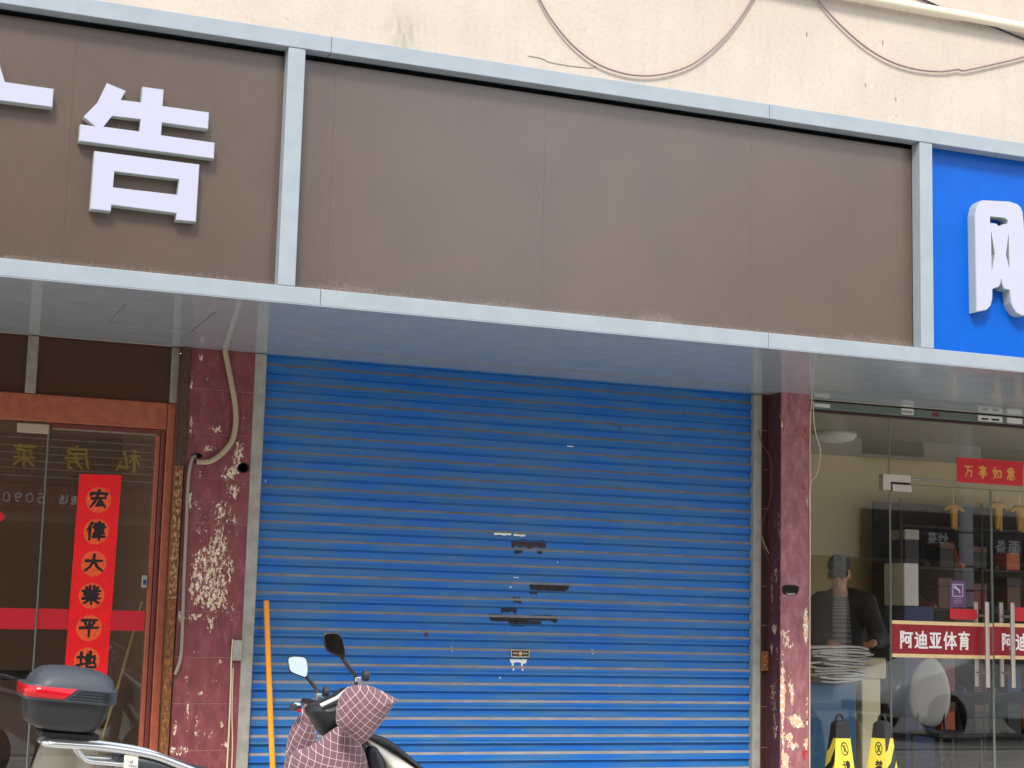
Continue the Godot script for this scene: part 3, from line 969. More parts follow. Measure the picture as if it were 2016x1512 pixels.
# ---------------------------------------------------------------- piers faced with tiles and old paint
func build_piers() -> void:
	var spots := [[1.86, 2.60, 0.05, 0.05, 0.42], [2.12, 2.52, 0.03, 0.1, 0.42], [1.85, 2.20, 0.05, 0.08, 0.40], [2.10, 1.90, 0.04, 0.08, 0.45], [1.86, 1.98, 0.05, 0.08, 0.42], [2.10, 1.34, 0.04, 0.06, 0.42], [1.90, 1.12, 0.06, 0.06, 0.38], [2.0, 0.95, 0.08, 0.08, 0.36], [1.98, 0.62, 0.1, 0.06, 0.40], [1.95, 2.455, 0.055, 0.032, 0.7], [2.09, 2.31, 0.035, 0.09, 0.95], [1.90, 2.335, 0.06, 0.03, 0.62], [2.03, 2.19, 0.08, 0.07, 0.6], [2.08, 2.08, 0.04, 0.05, 0.75], [2.0, 1.96, 0.07, 0.10, 0.6], [1.81, 2.02, 0.02, 0.07, 0.72], [2.0, 1.74, 0.05, 0.11, 0.95], [1.93, 1.60, 0.08, 0.10, 0.75], [1.95, 1.44, 0.09, 0.08, 0.85], [2.02, 1.46, 0.06, 0.14, 0.5], [1.86, 1.50, 0.04, 0.10, 0.45], [1.90, 1.66, 0.06, 0.10, 0.5], [2.08, 1.62, 0.03, 0.1, 0.5], [1.88, 1.84, 0.05, 0.06, 0.45], [1.79, 1.31, 0.018, 0.07, 0.9], [1.87, 1.32, 0.06, 0.025, 0.8], [1.97, 1.27, 0.025, 0.06, 0.7], [1.80, 0.53, 0.09, 0.03, 0.85], [1.79, 0.66, 0.012, 0.06, 0.8], [1.86, 0.76, 0.01, 0.12, 0.72], [1.92, 0.70, 0.012, 0.08, 0.6], [1.83, 2.89, 0.02, 0.03, 0.8], [1.78, 2.72, 0.012, 0.07, 0.8], [1.87, 2.78, 0.02, 0.06, 0.5], [1.79, 2.45, 0.012, 0.10, 0.75], [2.03, 1.055, 0.016, 0.014, 1.5], [2.07, 0.69, 0.014, 0.02, 1.0], [1.93, 0.87, 0.02, 0.015, 0.8], [1.84, 0.95, 0.015, 0.03, 0.8], [2.10, 0.56, 0.04, 0.03, 0.6]]
	var im := flaking(300, 1600, 1.768, 2.172, 2.945, c(122, 56, 62), c(156, 96, 100), c(214, 190, 158), c(238, 224, 208), spots, 7, 0.5, 0.62)
	var m := picture("tile_paint", im[0], 0.55)
	m.heightmap_enabled = true
	m.heightmap_scale = 0.25
	m.heightmap_texture = ImageTexture.create_from_image(im[1])
	var t := thing("tiled_pier", "narrow pier of dark red tiles with flaking paint left of the blue shutter", "pier")
	var ys := [2.945, 2.693, 2.420, 2.150, 1.882, 1.618, 1.352, 1.079, 0.806, 0.534, 0.262, 0.0]
	var cols := [1.768, 1.846, 1.927, 2.008, 2.090, 2.167]
	var backing := box("mortar_bed", M.mortar, t, 1.768, 2.167, 0.0, 2.945, -0.014, -0.0024, 0.0)
	for r in ys.size() - 1:
		for q in cols.size() - 1:
			var g := 0.0011
			var x0: float = cols[q] + g
			var x1: float = cols[q + 1] - g
			var y1: float = ys[r] - 0.0024
			var y0: float = ys[r + 1] + 0.0024
			var z := 0.0004 * sin(r * 5.1 + q * 2.7)
			var b := 0.0025
			var st := begin()
			st.set_smooth_group(-1)
			var o := [Vector3(x0, y1, z - b), Vector3(x1, y1, z - b), Vector3(x1, y0, z - b), Vector3(x0, y0, z - b)]
			var f := [Vector3(x0 + b, y1 - b, z), Vector3(x1 - b, y1 - b, z), Vector3(x1 - b, y0 + b, z), Vector3(x0 + b, y0 + b, z)]
			for s in 4:
				var k := (s + 1) % 4
				_uvq(st, o[s], o[k], f[k], f[s], 1.768, 2.172, 2.945)
			_uvq(st, f[0], f[1], f[2], f[3], 1.768, 2.172, 2.945)
			obj("tile", st, m, t)
	for h in [[2.124, 2.228, 0.035, 0.033], [1.838, 2.286, 0.032, 0.015]]:
		var ring := begin()
		lathe(ring, [[h[2] * 0.86, -0.04], [h[2] * 0.86, 0.004], [h[2], 0.004], [h[2], -0.002]], 20, Vector3.ZERO, 2)
		var o := obj("vent_hole", ring, M.black_paint, t)
		o.position = Vector3(h[0], h[1], 0.0)
		o.scale = Vector3(1, h[3] / h[2], 1)
		var plug := begin()
		lathe(plug, [[0.0, 0.0015], [h[2] * 0.9, 0.0015]], 20, Vector3.ZERO, 2)
		obj("painted_bore", plug, M.black_gap, o)  # flat black disc, painted in for the darkness inside the hole
	# right-hand pier: plain painted render that stands proud, its left cheek coloured darker as shade
	var sp2 := [[5.82, 1.56, 0.03, 0.10, 0.45], [5.99, 1.36, 0.022, 0.13, 1.3], [5.83, 1.30, 0.05, 0.05, 0.7], [5.87, 1.22, 0.06, 0.05, 0.55], [5.81, 1.02, 0.02, 0.18, 0.75], [5.86, 0.98, 0.03, 0.12, 0.5], [5.81, 0.86, 0.02, 0.1, 0.8], [5.885, 0.90, 0.018, 0.07, 0.9], [5.90, 0.735, 0.05, 0.035, 1.2], [5.94, 0.70, 0.04, 0.03, 1.0], [5.86, 0.62, 0.035, 0.03, 1.1], [5.89, 0.56, 0.05, 0.03, 0.9], [5.83, 0.48, 0.03, 0.05, 0.95], [5.99, 0.56, 0.02, 0.06, 0.8], [5.85, 0.40, 0.04, 0.05, 0.8], [5.80, 2.72, 0.006, 0.03, 0.9], [6.0, 2.2, 0.01, 0.05, 0.8], [5.81, 0.66, 0.015, 0.2, 0.7], [6.0, 0.8, 0.012, 0.2, 0.55]]
	im = flaking(180, 1600, 5.795, 6.015, 2.945, c(150, 92, 98), c(182, 134, 140), c(226, 186, 150), c(240, 232, 222), sp2, 27, 0.6)
	var mf := picture("pier_paint", im[0], 0.6)
	mf.heightmap_enabled = true
	mf.heightmap_scale = 0.3
	mf.heightmap_texture = ImageTexture.create_from_image(im[1])
	var sp3 := [[0.12, 1.72, 0.03, 0.1, 0.6], [0.15, 2.0, 0.02, 0.2, 0.5], [0.06, 1.55, 0.03, 0.2, 0.55], [0.10, 1.33, 0.035, 0.04, 0.95], [0.13, 1.18, 0.03, 0.1, 0.5], [0.06, 1.2, 0.02, 0.06, 0.7], [0.08, 0.9, 0.05, 0.14, 0.55], [0.12, 0.66, 0.04, 0.14, 0.6], [0.17, 1.5, 0.01, 0.6, 0.4], [0.17, 2.78, 0.01, 0.02, 1.0]]
	im = flaking(150, 1600, 0.0, 0.18, 2.945, c(70, 34, 42), c(92, 60, 64), c(178, 150, 126), c(206, 186, 168), sp3, 37, 0.5)  # the front's colours darkened to shade this side
	var mc := picture("pier_cheek_shaded", im[0], 0.6)
	t = thing("painted_pier", "faded pink painted pier with flaking plaster, left cheek coloured darker as shade, right of the shutter", "pier")
	var st := begin()
	st.set_smooth_group(-1)
	var e := 0.006
	var zf := 0.18
	_uvq(st, Vector3(5.795 + e, 2.945, zf), Vector3(6.015, 2.945, zf), Vector3(6.015, 0, zf), Vector3(5.795 + e, 0, zf), 5.795, 6.015, 2.945)
	_uvq(st, Vector3(5.795, 2.945, zf - e), Vector3(5.795 + e, 2.945, zf), Vector3(5.795 + e, 0, zf), Vector3(5.795, 0, zf - e), 5.795, 6.015, 2.945)
	_uvq(st, Vector3(6.015, 2.945, zf), Vector3(6.015, 2.945, -0.1), Vector3(6.015, 0, -0.1), Vector3(6.015, 0, zf), 5.795, 6.015, 2.945)
	obj("front_face", st, mf, t)
	st = begin()
	st.set_smooth_group(-1)
	quad(st, Vector3(5.795, 2.945, 0), Vector3(5.795, 2.945, zf - e), Vector3(5.795, 0, zf - e), Vector3(5.795, 0, 0))
	obj("cheek", st, mc, t)
	for r in ys.size() - 1:
		box("tile", M.dark_wine, t, 5.749, 5.7945, ys[r + 1] + 0.0025, ys[r] - 0.0025, -0.002, 0.0, 0.0008)
	st = begin()
	var hs := 0.05
	slab(st, [[5.800, 1.592], [5.806, 1.618], [5.83, 1.628], [5.90, 1.628], [5.932, 1.62], [5.936, 1.60], [5.925, 1.575], [5.90, 1.556], [5.85, 1.556], [5.815, 1.565]], zf + 0.002, hs)
	obj("outlet_black_plug", st, M.black_gap, t)  # solid black plug, coloured for the dark inside an open hole
	st = begin()
	slab(st, [[5.83, 1.572], [5.905, 1.574], [5.90, 1.560], [5.85, 1.558]], zf + 0.0035, 0.004)
	obj("outlet_lip", st, M.grey_pvc, t)
	# a red brush mark near the foot and orange spots near the top
	patch("brush_mark", M.red_film, t, [[5.965, 0.52], [5.985, 0.53], [5.998, 0.525], [5.992, 0.51], [5.982, 0.505], [5.985, 0.47], [5.977, 0.462], [5.972, 0.49], [5.962, 0.50]], zf + 0.002)
	var org := mat("orange_spot", c(176, 66, 44), 0.7)
	for q in [[5.842, 5.858, 2.892, 2.912], [5.975, 5.992, 2.66, 2.72], [5.955, 5.962, 2.63, 2.67], [5.978, 5.992, 2.615, 2.65], [5.968, 5.984, 2.28, 2.305], [5.970, 5.98, 2.215, 2.23]]:
		patch("paint_spot", org, t, ragged(q[0], q[1], q[2], q[3], int(q[2] * 700)), zf + 0.002)

func _uvq(st: SurfaceTool, a: Vector3, b: Vector3, d: Vector3, e: Vector3, x0: float, x1: float, y1: float) -> void:
	var u := func(p: Vector3) -> Vector2: return Vector2((p.x - x0) / (x1 - x0), 1.0 - p.y / y1)
	tri(st, a, b, d, u.call(a), u.call(b), u.call(d))
	tri(st, a, d, e, u.call(a), u.call(d), u.call(e))

# ---------------------------------------------------------------- pipes and wires
func line(called: String, label: String, category: String, m: Material, pts: Array, r: float, z: float, sub := 6, seg := 8, group := "") -> MeshInstance3D:
	var v := []
	for p in pts:
		v.append(Vector3(p[0], p[1], p[2] if p.size() > 2 else z))
	var o := pipe(called, m, null, v, r, sub, seg)
	tag(o, label, category, group)
	return o

func build_lines() -> void:
	# square steel post beside the left shopfront
	var t := thing("steel_post", "thin square steel post, brown above and flaking rust below", "post")
	box("upper_length", M.brown_steel, t, 1.713, 1.765, 2.222, 2.944, -0.03, 0.02, 0.004)
	box("flaking_length", M.flaking_steel, t, 1.709, 1.757, 1.42, 2.22, -0.03, 0.022, 0.004)
	box("rusty_length", M.rusty_steel, t, 1.708, 1.756, 0.0, 1.418, -0.03, 0.022, 0.004)
	# ribbed hose
	var hose := []
	for p in [[1.969, 2.944], [2.009, 2.784], [2.050, 2.605], [2.058, 2.480], [2.040, 2.386], [1.986, 2.308], [1.914, 2.254], [1.835, 2.246]]:
		hose.append(Vector3(p[0], p[1], 0.026))
	hose[-1].z = 0.018
	var hp := smooth_path(hose, 22)
	var rr := []
	for i in hp.size():
		rr.append(0.0165 + 0.0016 * sin(i * 1.9) + (0.002 if i > hp.size() - 5 else 0.0))
	var o := pipe("corrugated_hose", M.ivory_hose, null, hp, rr, 1, 12)
	tag(o, "thick ivory hose curving down over the dark red tiles", "hose")
	line("drain_pipe", "thin grey plastic pipe running down the left edge of the red tiles", "pipe", M.grey_pvc, [[1.836, 2.283, -0.01], [1.806, 2.262], [1.790, 2.137], [1.792, 1.859], [1.795, 1.534], [1.802, 1.20], [1.798, 1.066], [1.772, 0.976]], 0.0105, 0.016)
	line("old_wire", "very thin brown wire stuck on the upper red tiles", "wire", M.dull_wire, [[1.851, 2.732], [1.915, 2.693], [1.973, 2.596], [1.991, 2.441]], 0.0022, 0.004)
	line("doorbell_cable", "pale double cable hanging from the bracket beside the shutter", "cable", M.ivory_wire, [[2.109, 1.190], [2.106, 1.05], [2.110, 0.914], [2.112, 0.60], [2.110, 0.3], [2.112, 0.01]], 0.0055, 0.012)
	line("doorbell_cable", "second pale strand bending away beside the shutter's lower left edge", "cable", M.ivory_wire, [[2.120, 1.02, 0.008], [2.124, 0.78], [2.138, 0.56], [2.142, 0.3], [2.150, 0.01]], 0.004, 0.010)
	line("thin_cable", "fine dark cable looping down the red cheek of the right pier", "cable", M.dull_wire, [[5.716, 2.69, 0.004], [5.742, 2.60, 0.01], [5.7905, 2.50, 0.04], [5.792, 2.36, 0.05], [5.79, 2.2, 0.04], [5.75, 2.06, 0.006], [5.757, 1.90, 0.006], [5.79, 1.78, 0.03]], 0.0028, 0.01)
	line("short_wire", "short ochre wire end sticking out beside the right guide rail", "wire", M.ivory_hose, [[5.747, 1.955, 0.003], [5.765, 1.90, 0.012], [5.7885, 1.84, 0.03]], 0.003, 0.01)
	line("power_cable", "ivory cable running straight down the right edge of the pink pier", "cable", M.ivory_wire, [[6.034, 2.944], [6.028, 2.859], [6.019, 2.682], [6.021, 2.157], [6.019, 1.467], [6.018, 0.8], [6.019, 0.02]], 0.0042, 0.184)
	line("loose_cable", "loose ivory cable bulging out over the glass near the pier top", "cable", M.ivory_wire, [[6.042, 2.90], [6.046, 2.80], [6.052, 2.739], [6.067, 2.659], [6.096, 2.583], [6.097, 2.495], [6.070, 2.388], [6.022, 2.325], [6.012, 2.209], [6.018, 2.10], [6.015, 1.95]], 0.0036, 0.186)
	# cables slung across the upper wall
	line("slung_cable", "mauve cable hanging in a deep loop across the cream wall", "cable", M.mauve_cable, [[3.80, 5.86], [3.997, 5.521], [4.102, 5.375], [4.256, 5.230], [4.448, 5.129], [4.680, 5.094], [4.914, 5.129], [5.150, 5.234], [5.350, 5.405], [5.511, 5.599], [5.633, 5.790], [5.75, 5.99]], 0.0068, 0.022, 6, 8, "cables slung on the upper wall")
	line("slung_cable", "mauve cable sagging below the white pipe on the cream wall", "cable", M.mauve_cable, [[6.02, 6.04], [6.181, 5.880], [6.353, 5.733], [6.571, 5.593], [6.790, 5.509], [7.013, 5.480], [7.238, 5.493], [7.40, 5.533], [7.46, 5.534], [7.701, 5.613], [8.014, 5.725], [8.4, 5.9]], 0.0072, 0.022, 6, 8, "cables slung on the upper wall")
	line("flat_wire", "thin flattened wire lying on the cream wall beside the cable loop", "wire", M.pale_wire, [[3.93, 5.122], [4.03, 5.118], [4.08, 5.102], [4.2, 5.098], [4.381, 5.105], [4.43, 5.125]], 0.0024, 0.003)
	line("wall_pipe", "wide cream painted pipe along the cream wall, upper right", "pipe", M.painted_pipe, [[5.2, 5.945], [6.694, 5.945], [7.186, 5.945], [7.955, 5.945], [9.5, 5.945]], 0.036, 0.06, 1, 16)
	line("dark_cable", "dark violet cable above the cream pipe on the wall", "cable", M.dark_cable, [[6.5, 6.14], [6.9, 6.08], [7.2, 6.015], [7.45, 5.955], [7.7, 5.93], [7.95, 5.885], [8.3, 5.82]], 0.008, 0.012)

# ---------------------------------------------------------------- left shopfront
func build_left_shop() -> void:
	var t := thing("glazed_shopfront", "brown framed glass shopfront with red stripe at the left", "shopfront")
	box("transom_beam", M.frame_brown, t, -2.5, 1.652, 2.437, 2.599, -0.10, -0.035, 0.005)
	box("jamb", M.frame_brown, t, 1.6545, 1.7045, 0.15, 2.597, -0.10, -0.032, 0.005)
	box("jamb_stop", M.frame_wine, t, 1.628, 1.653, 0.15, 2.43, -0.11, -0.055, 0.004)
	box("jamb_stop", M.frame_brown, t, 1.598, 1.6265, 0.15, 2.405, -0.12, -0.075, 0.004)
	box("head_stop", M.frame_wine, t, 0.985, 1.597, 2.408, 2.435, -0.11, -0.058, 0.003)
	box("sill", M.frame_wine, t, -2.5, 1.597, 0.02, 0.16, -0.11, -0.05, 0.004)
	for x in [[-0.05, 0.01], [0.812, 0.873], [1.660, 1.707]]:
		box("mullion", M.steel_strip, t, x[0], x[1], 2.601, 2.944, -0.075, -0.03, 0.004)
	box("transom_pane", M.tinted_pane, t, 0.0115, 0.8105, 2.60, 2.944, -0.062, -0.056, 0.0)
	box("transom_pane", M.tinted_pane, t, 0.8745, 1.6585, 2.60, 2.944, -0.062, -0.056, 0.0)
	box("transom_pane", M.tinted_pane, t, -2.4, -0.0515, 2.60, 2.944, -0.062, -0.056, 0.0)
	box("fixed_pane", M.clear_glass, t, 0.972, 1.600, 0.16, 2.406, -0.094, -0.086, 0.0)
	var d := box("door_pane", M.door_glass, t, 0.03, 0.960, 0.17, 2.43, -0.080, -0.070, 0.0)
	box("glass_rim", M.glass_edge, d, 0.9605, 0.9645, 0.17, 2.43, -0.081, -0.069, 0.0)
	box("glass_rim", M.glass_edge, t, 0.9675, 0.9712, 0.17, 2.40, -0.096, -0.084, 0.0)
	box("pane_bead", M.steel_strip, t, 0.985, 1.597, 2.400, 2.4075, -0.10, -0.08, 0.0)
	box("patch_hinge", M.door_closer, d, 0.785, 0.966, 2.368, 2.424, -0.092, -0.052, 0.004)
	box("film_stripe", M.red_film, d, 0.0, 0.958, 1.222, 1.342, -0.0698, -0.0692, 0.0)
	box("film_stripe", M.red_film, t, 0.974, 1.592, 1.226, 1.344, -0.0858, -0.0852, 0.0)
	var lk := box("door_lock", M.galvanised, t, 1.560, 1.592, 1.483, 1.557, -0.085, -0.062, 0.004)
	box("keyhole_plate", M.box_blue, lk, 1.566, 1.586, 1.50, 1.53, -0.062, -0.0595, 0.002)
	box("door_pane", M.door_glass, t, -1.0, 0.02, 0.17, 2.43, -0.095, -0.086, 0.0)
	# couplet
	var im := sheet(256, 1400, c(240, 4, 16))
	grain(im, 0.05, 3, 0.01, 0.01)
	var names := ["hong", "wei", "da", "ye", "ping", "di4", "qi"]
	for i in 7:
		var cy := 155.0 + i * 196.0 * 0.985
		stroke(im, Vector2(126, cy), Vector2(126.1, cy), 77, 77, c(238, 92, 40))
		var nz := noise(0.06, 3, 20 + i)
		for y in range(int(cy) - 78, int(cy) + 78):
			for x in range(48, 205):
				var dd := Vector2(x - 126, y - cy).length()
				if dd < 76 and nz.get_noise_2d(x, y) > 0.34:
					im.set_pixel(x, mini(y, 1399), c(206, 44, 24))
		write(im, names[i], 66, cy - 60, 122, 112, 8.5, c(28, 16, 14), 0.35)
	var m := picture("couplet_print", im, 0.4)
	var st := begin()
	st.set_smooth_group(-1)
	# a paper strip that hangs a little uneven
	var rows := 10
	for i in rows:
		var a := float(i) / rows
		var b := float(i + 1) / rows
		var xa := 1.160 - 0.018 * a
		var xb := 1.160 - 0.018 * b
		var ya := 2.143 - 1.372 * a
		var yb := 2.143 - 1.372 * b
		var za := -0.082 + 0.003 * sin(a * 14.0)
		var zb := -0.082 + 0.003 * sin(b * 14.0)
		tri(st, Vector3(xa, ya, za), Vector3(xa + 0.246, ya + 0.006, za), Vector3(xb + 0.246, yb + 0.006, zb), Vector2(0, a), Vector2(1, a), Vector2(1, b))
		tri(st, Vector3(xa, ya, za), Vector3(xb + 0.246, yb + 0.006, zb), Vector3(xb, yb, zb), Vector2(0, a), Vector2(1, b), Vector2(0, b))
	var o := obj("couplet", st, m)
	tag(o, "long red paper couplet with black characters in orange circles on the glass", "couplet")
	st = begin()
	slab(st, [[0.755, 1.866], [0.60, 2.02], [0.445, 1.866], [0.60, 1.712]], -0.064, 0.001)
	o = obj("paper_diamond", st, M.red_film)
	tag(o, "red paper diamond on the door glass at the left edge", "decoration")
	o = pipe("wire_hook", M.dull_wire, null, [Vector3(1.562, 2.352, -0.13), Vector3(1.54, 2.345, -0.13), Vector3(1.532, 2.313, -0.13), Vector3(1.537, 2.221, -0.13), Vector3(1.554, 2.191, -0.13), Vector3(1.572, 2.21, -0.13), Vector3(1.578, 2.254, -0.13)], 0.004)
	tag(o, "dark wire hook behind the glass right of the couplet", "hook")
	o = pipe("bamboo_stick", M.bamboo, null, [Vector3(1.585, 1.40, -0.16), Vector3(1.50, 0.90, -0.35), Vector3(1.36, 0.15, -0.62)], [0.008, 0.009, 0.010], 1)
	tag(o, "thin bamboo stick leaning behind the left shop glass", "stick")
	# things standing inside
	var bag := melt([[Vector3(1.22, 0.30, -0.9), Vector3(1.30, 0.62, -0.9), 0.16, 0.13], [Vector3(1.46, 0.28, -0.85), Vector3(1.44, 0.50, -0.85), 0.14, 0.11], [Vector3(1.29, 0.66, -0.9), Vector3(1.36, 0.86, -0.88), 0.09, 0.05]], 0.02, 0.06)
	o = put("sack", bag, M.sack_ivory)
	tag(o, "pale sack standing on the floor behind the left shop glass", "sack")
	t = thing("table", "dark table standing inside the left shop", "table", Vector3(0.7, 0.15, -2.2))
	box("table_top", M.shelf_dark, t, -0.7, 0.7, 0.70, 0.74, -0.35, 0.35, 0.006)
	for p in [[-0.64, -0.3], [0.64, -0.3], [-0.64, 0.3], [0.64, 0.3]]:
		box("leg", M.shelf_dark, t, p[0] - 0.025, p[0] + 0.025, 0.0, 0.70, p[1] - 0.025, p[1] + 0.025, 0.003)

# ---------------------------------------------------------------- right shopfront
func notice_image() -> Image:
	var im := sheet(140, 190, c(92, 60, 104))
	im.fill_rect(Rect2i(22, 24, 96, 92), c(176, 168, 190))
	im.fill_rect(Rect2i(30, 32, 80, 76), c(92, 60, 104))
	stroke(im, Vector2(44, 46), Vector2(84, 70), 9, 6, c(196, 190, 206))
	stroke(im, Vector2(84, 70), Vector2(88, 88), 6, 4, c(196, 190, 206))
	for i in 3:
		im.fill_rect(Rect2i(34, 128 + i * 14, 72, 4), c(150, 136, 164))
	return im

func build_right_shop() -> void:
	var t := thing("frameless_glass_shopfront", "frameless glass shopfront with steel pull handles at the right", "shopfront")
	var hb := box("header_beam", M.green_beam, t, 6.03, 9.6, 2.882, 2.938, -0.10, -0.055, 0.004)
	box("header_channel", M.dark_wine, t, 6.02, 9.6, 2.866, 2.881, -0.125, -0.070, 0.002)
	box("header_gap", M.black_gap, t, 6.02, 9.6, 2.94, 2.944, -0.12, -0.075, 0.0)
	for s in [[6.20, 6.33, 2.895, 2.922, "box_white"], [6.93, 7.035, 2.893, 2.936, "box_white"], [7.20, 7.26, 2.895, 2.925, "shoe_red"], [7.60, 7.82, 2.890, 2.932, "box_white"], [7.86, 8.0, 2.89, 2.93, "box_white"]]:
		box("sticker", M[s[4]], hb, s[0], s[1], s[2], s[3], -0.0548, -0.0540, 0.0)
	for k in 7:
		box("barcode_bar", M.black_paint, hb, 6.935 + k * 0.0135, 6.942 + k * 0.0135, 2.902, 2.922, -0.0539, -0.0535, 0.0)
	for s in [[7.63, 7.69], [7.72, 7.79]]:
		box("barcode_bar", M.black_paint, hb, s[0], s[1], 2.90, 2.914, -0.0539, -0.0535, 0.0)
	var zg := -0.1
	box("side_pane", M.clear_glass, t, 6.10, 6.856, 0.16, 2.866, zg - 0.01, zg, 0.0)
	box("top_pane", M.clear_glass, t, 6.860, 9.6, 2.394, 2.866, zg - 0.01, zg, 0.0)
	box("pane_joint", M.glass_edge, t, 6.8563, 6.8597, 0.16, 2.866, zg - 0.011, zg + 0.001, 0.0)
	var d1 := box("door_pane", M.door_glass, t, 6.866, 7.736, 0.17, 2.386, zg - 0.011, zg + 0.001, 0.0)
	var d2 := box("door_pane", M.door_glass, t, 7.748, 8.62, 0.17, 2.386, zg - 0.011, zg + 0.001, 0.0)
	for q in [[6.8625, 6.8655], [7.7365, 7.740]]:
		box("glass_rim", M.glass_edge, d1, q[0], q[1], 0.17, 2.386, zg - 0.012, zg + 0.002, 0.0)
	box("glass_rim", M.glass_edge, d1, 6.866, 7.736, 2.3865, 2.3895, zg - 0.012, zg + 0.002, 0.0)
	box("glass_rim", M.glass_edge, d2, 7.744, 7.7475, 0.17, 2.386, zg - 0.012, zg + 0.002, 0.0)
	box("glass_rim", M.glass_edge, d2, 7.748, 8.62, 2.3865, 2.3895, zg - 0.012, zg + 0.002, 0.0)
	var st := begin()
	slab(st, [[6.788, 2.452], [7.022, 2.452], [7.022, 2.400], [6.850, 2.400], [6.850, 2.339], [6.788, 2.339]], zg + 0.022, 0.054)
	obj("corner_patch", st, M.satin_steel, t)
	box("door_patch", M.satin_steel, d1, 6.872, 7.032, 2.333, 2.383, zg - 0.03, zg + 0.022, 0.003)
	box("corner_seam", M.black_gap, t, 6.851, 7.02, 2.3925, 2.3995, zg - 0.02, zg + 0.018, 0.0)
	box("floor_track", M.satin_steel, t, 6.02, 9.6, 0.02, 0.158, -0.13, -0.07, 0.004)
	for h in [[7.643, d1], [7.868, d2]]:
		for s in [[1, zg + 0.06], [-1, zg - 0.07]]:
			var b := begin()
			bx(b, h[0] - 0.016, h[0] + 0.016, 0.945, 1.563, s[1] - 0.012, s[1] + 0.012, 0.005)
			var hd := obj("pull_handle", b, M.satin_steel, h[1])
			for y in [1.05, 1.46]:
				pipe("stand_off", M.satin_steel, hd, [Vector3(h[0], y, zg - 0.005), Vector3(h[0], y, s[1])], 0.009, 1, 10)
	# film strip across the doors
	for d in [[6.868, 7.736, d1, 0.0], [7.750, 8.62, d2, 1.0]]:
		var im := sheet(840, 252, c(150, 16, 36))
		im.fill_rect(Rect2i(0, 0, 840, 25), c(238, 206, 150))
		im.fill_rect(Rect2i(0, 227, 840, 25), c(238, 206, 150))
		grain(im, 0.04, 5, 0.02, 0.02)
		var k := 0
		for g in ["a", "di", "ya", "ti", "yu"]:
			write(im, g, 62 + k * 120, 66, 108, 126, 7.5, c(244, 240, 236))
			k += 1
		var zq: float = zg + 0.0025
		panel("film_strip", picture("film_strip_print_%d" % int(d[3]), im, 0.35), d[2], Vector3(d[0], 1.411, zq), Vector3(d[1], 1.408, zq), Vector3(d[1], 1.148, zq), Vector3(d[0], 1.151, zq))
	var nm := picture("notice_print", notice_image(), 0.4)
	panel("notice", nm, d1, Vector3(7.367, 1.708, zg + 0.0025), Vector3(7.504, 1.710, zg + 0.0025), Vector3(7.501, 1.519, zg + 0.0025), Vector3(7.364, 1.515, zg + 0.0025))
	box("red_notice", M.red_film, d1, 7.364, 7.600, 1.43, 1.505, zg + 0.0018, zg + 0.0026, 0.0)
	box("red_notice", M.red_film, d2, 7.93, 8.15, 1.43, 1.53, zg + 0.0018, zg + 0.0026, 0.0)
	# red greeting strip above the doors
	var im2 := sheet(600, 186, c(196, 20, 36))
	grain(im2, 0.05, 6, 0.01, 0.01)
	im2.fill_rect(Rect2i(0, 0, 600, 5), c(214, 60, 60))
	im2.fill_rect(Rect2i(0, 181, 600, 5), c(214, 60, 60))
	var k2 := 0
	for g in ["wan", "shi", "ru", "yi"]:
		write(im2, g, 64 + k2 * 128, 50, 84, 100, 5.0, c(212, 156, 60), 0.5)
		k2 += 1
	var o := panel("greeting_strip", picture("greeting_print", im2, 0.4), null, Vector3(7.440, 2.613, zg + 0.003), Vector3(8.033, 2.612, zg + 0.003), Vector3(8.030, 2.428, zg + 0.003), Vector3(7.440, 2.429, zg + 0.003))
	tag(o, "red paper strip with gold characters 万事如意 above the glass doors", "banner")
	# counter, blue front board, newspapers
	t = thing("counter", "ivory counter with blue front panel behind the right shop glass", "counter")
	box("counter_top", M.counter_ivory, t, 6.10, 7.06, 0.985, 1.135, -0.95, -0.45, 0.01)
	box("counter_side", M.counter_ivory, t, 6.86, 7.02, 0.15, 0.983, -0.93, -0.47, 0.006)
	box("front_panel", M.counter_blue, t, 6.06, 6.70, 0.15, 0.948, -0.36, -0.30, 0.006)
	box("front_ledge", M.counter_blue, t, 6.06, 6.72, 0.949, 0.957, -0.449, -0.28, 0.002)
	box("counter_leg", M.counter_ivory, t, 6.12, 6.2, 0.15, 0.983, -0.93, -0.47, 0.006)
	rng.seed = 77
	for i in 14:
		var q := 0.012 + 0.002 * (i % 3)
		var rings := []
		var w := rng.randf_range(0.19, 0.25)
		var dx := rng.randf_range(-0.05, 0.05)
		var ph := rng.randf_range(0, 6.0)
		var top := begin()
		for j in 11:
			var a := float(j) / 10 * 2.0 - 1.0
			var lift := 0.012 * sin(a * 3.0 + ph) * absf(a) + (0.02 * maxf(0.0, absf(a) - 0.7) * rng.randf_range(-1.0, 2.0))
			var ring := PackedVector3Array()
			for kk in [[-0.11, 0.0], [0.11, 0.0], [0.115, q * 0.5], [0.11, q], [-0.11, q]]:
				ring.append(Vector3(a * w, kk[1] + lift, kk[0]))
			rings.append(ring)
		loft(top, rings, true, true, -1)
		var np := put("newspaper", mesh_of(top), M.newsprint)
		np.position = Vector3(6.58 + dx, 0.962 + i * 0.0185, -0.395 + rng.randf_range(-0.02, 0.02))
		np.rotation.y = rng.randf_range(-0.25, 0.25)
		tag(np, "crumpled newspaper, %s from the bottom of the pile on the counter" % ["lowest, first", "second", "third", "fourth", "fifth", "sixth", "seventh", "eighth", "ninth", "tenth", "eleventh", "twelfth", "thirteenth", "topmost, fourteenth"][i], "newspaper", "newspapers piled on the counter")
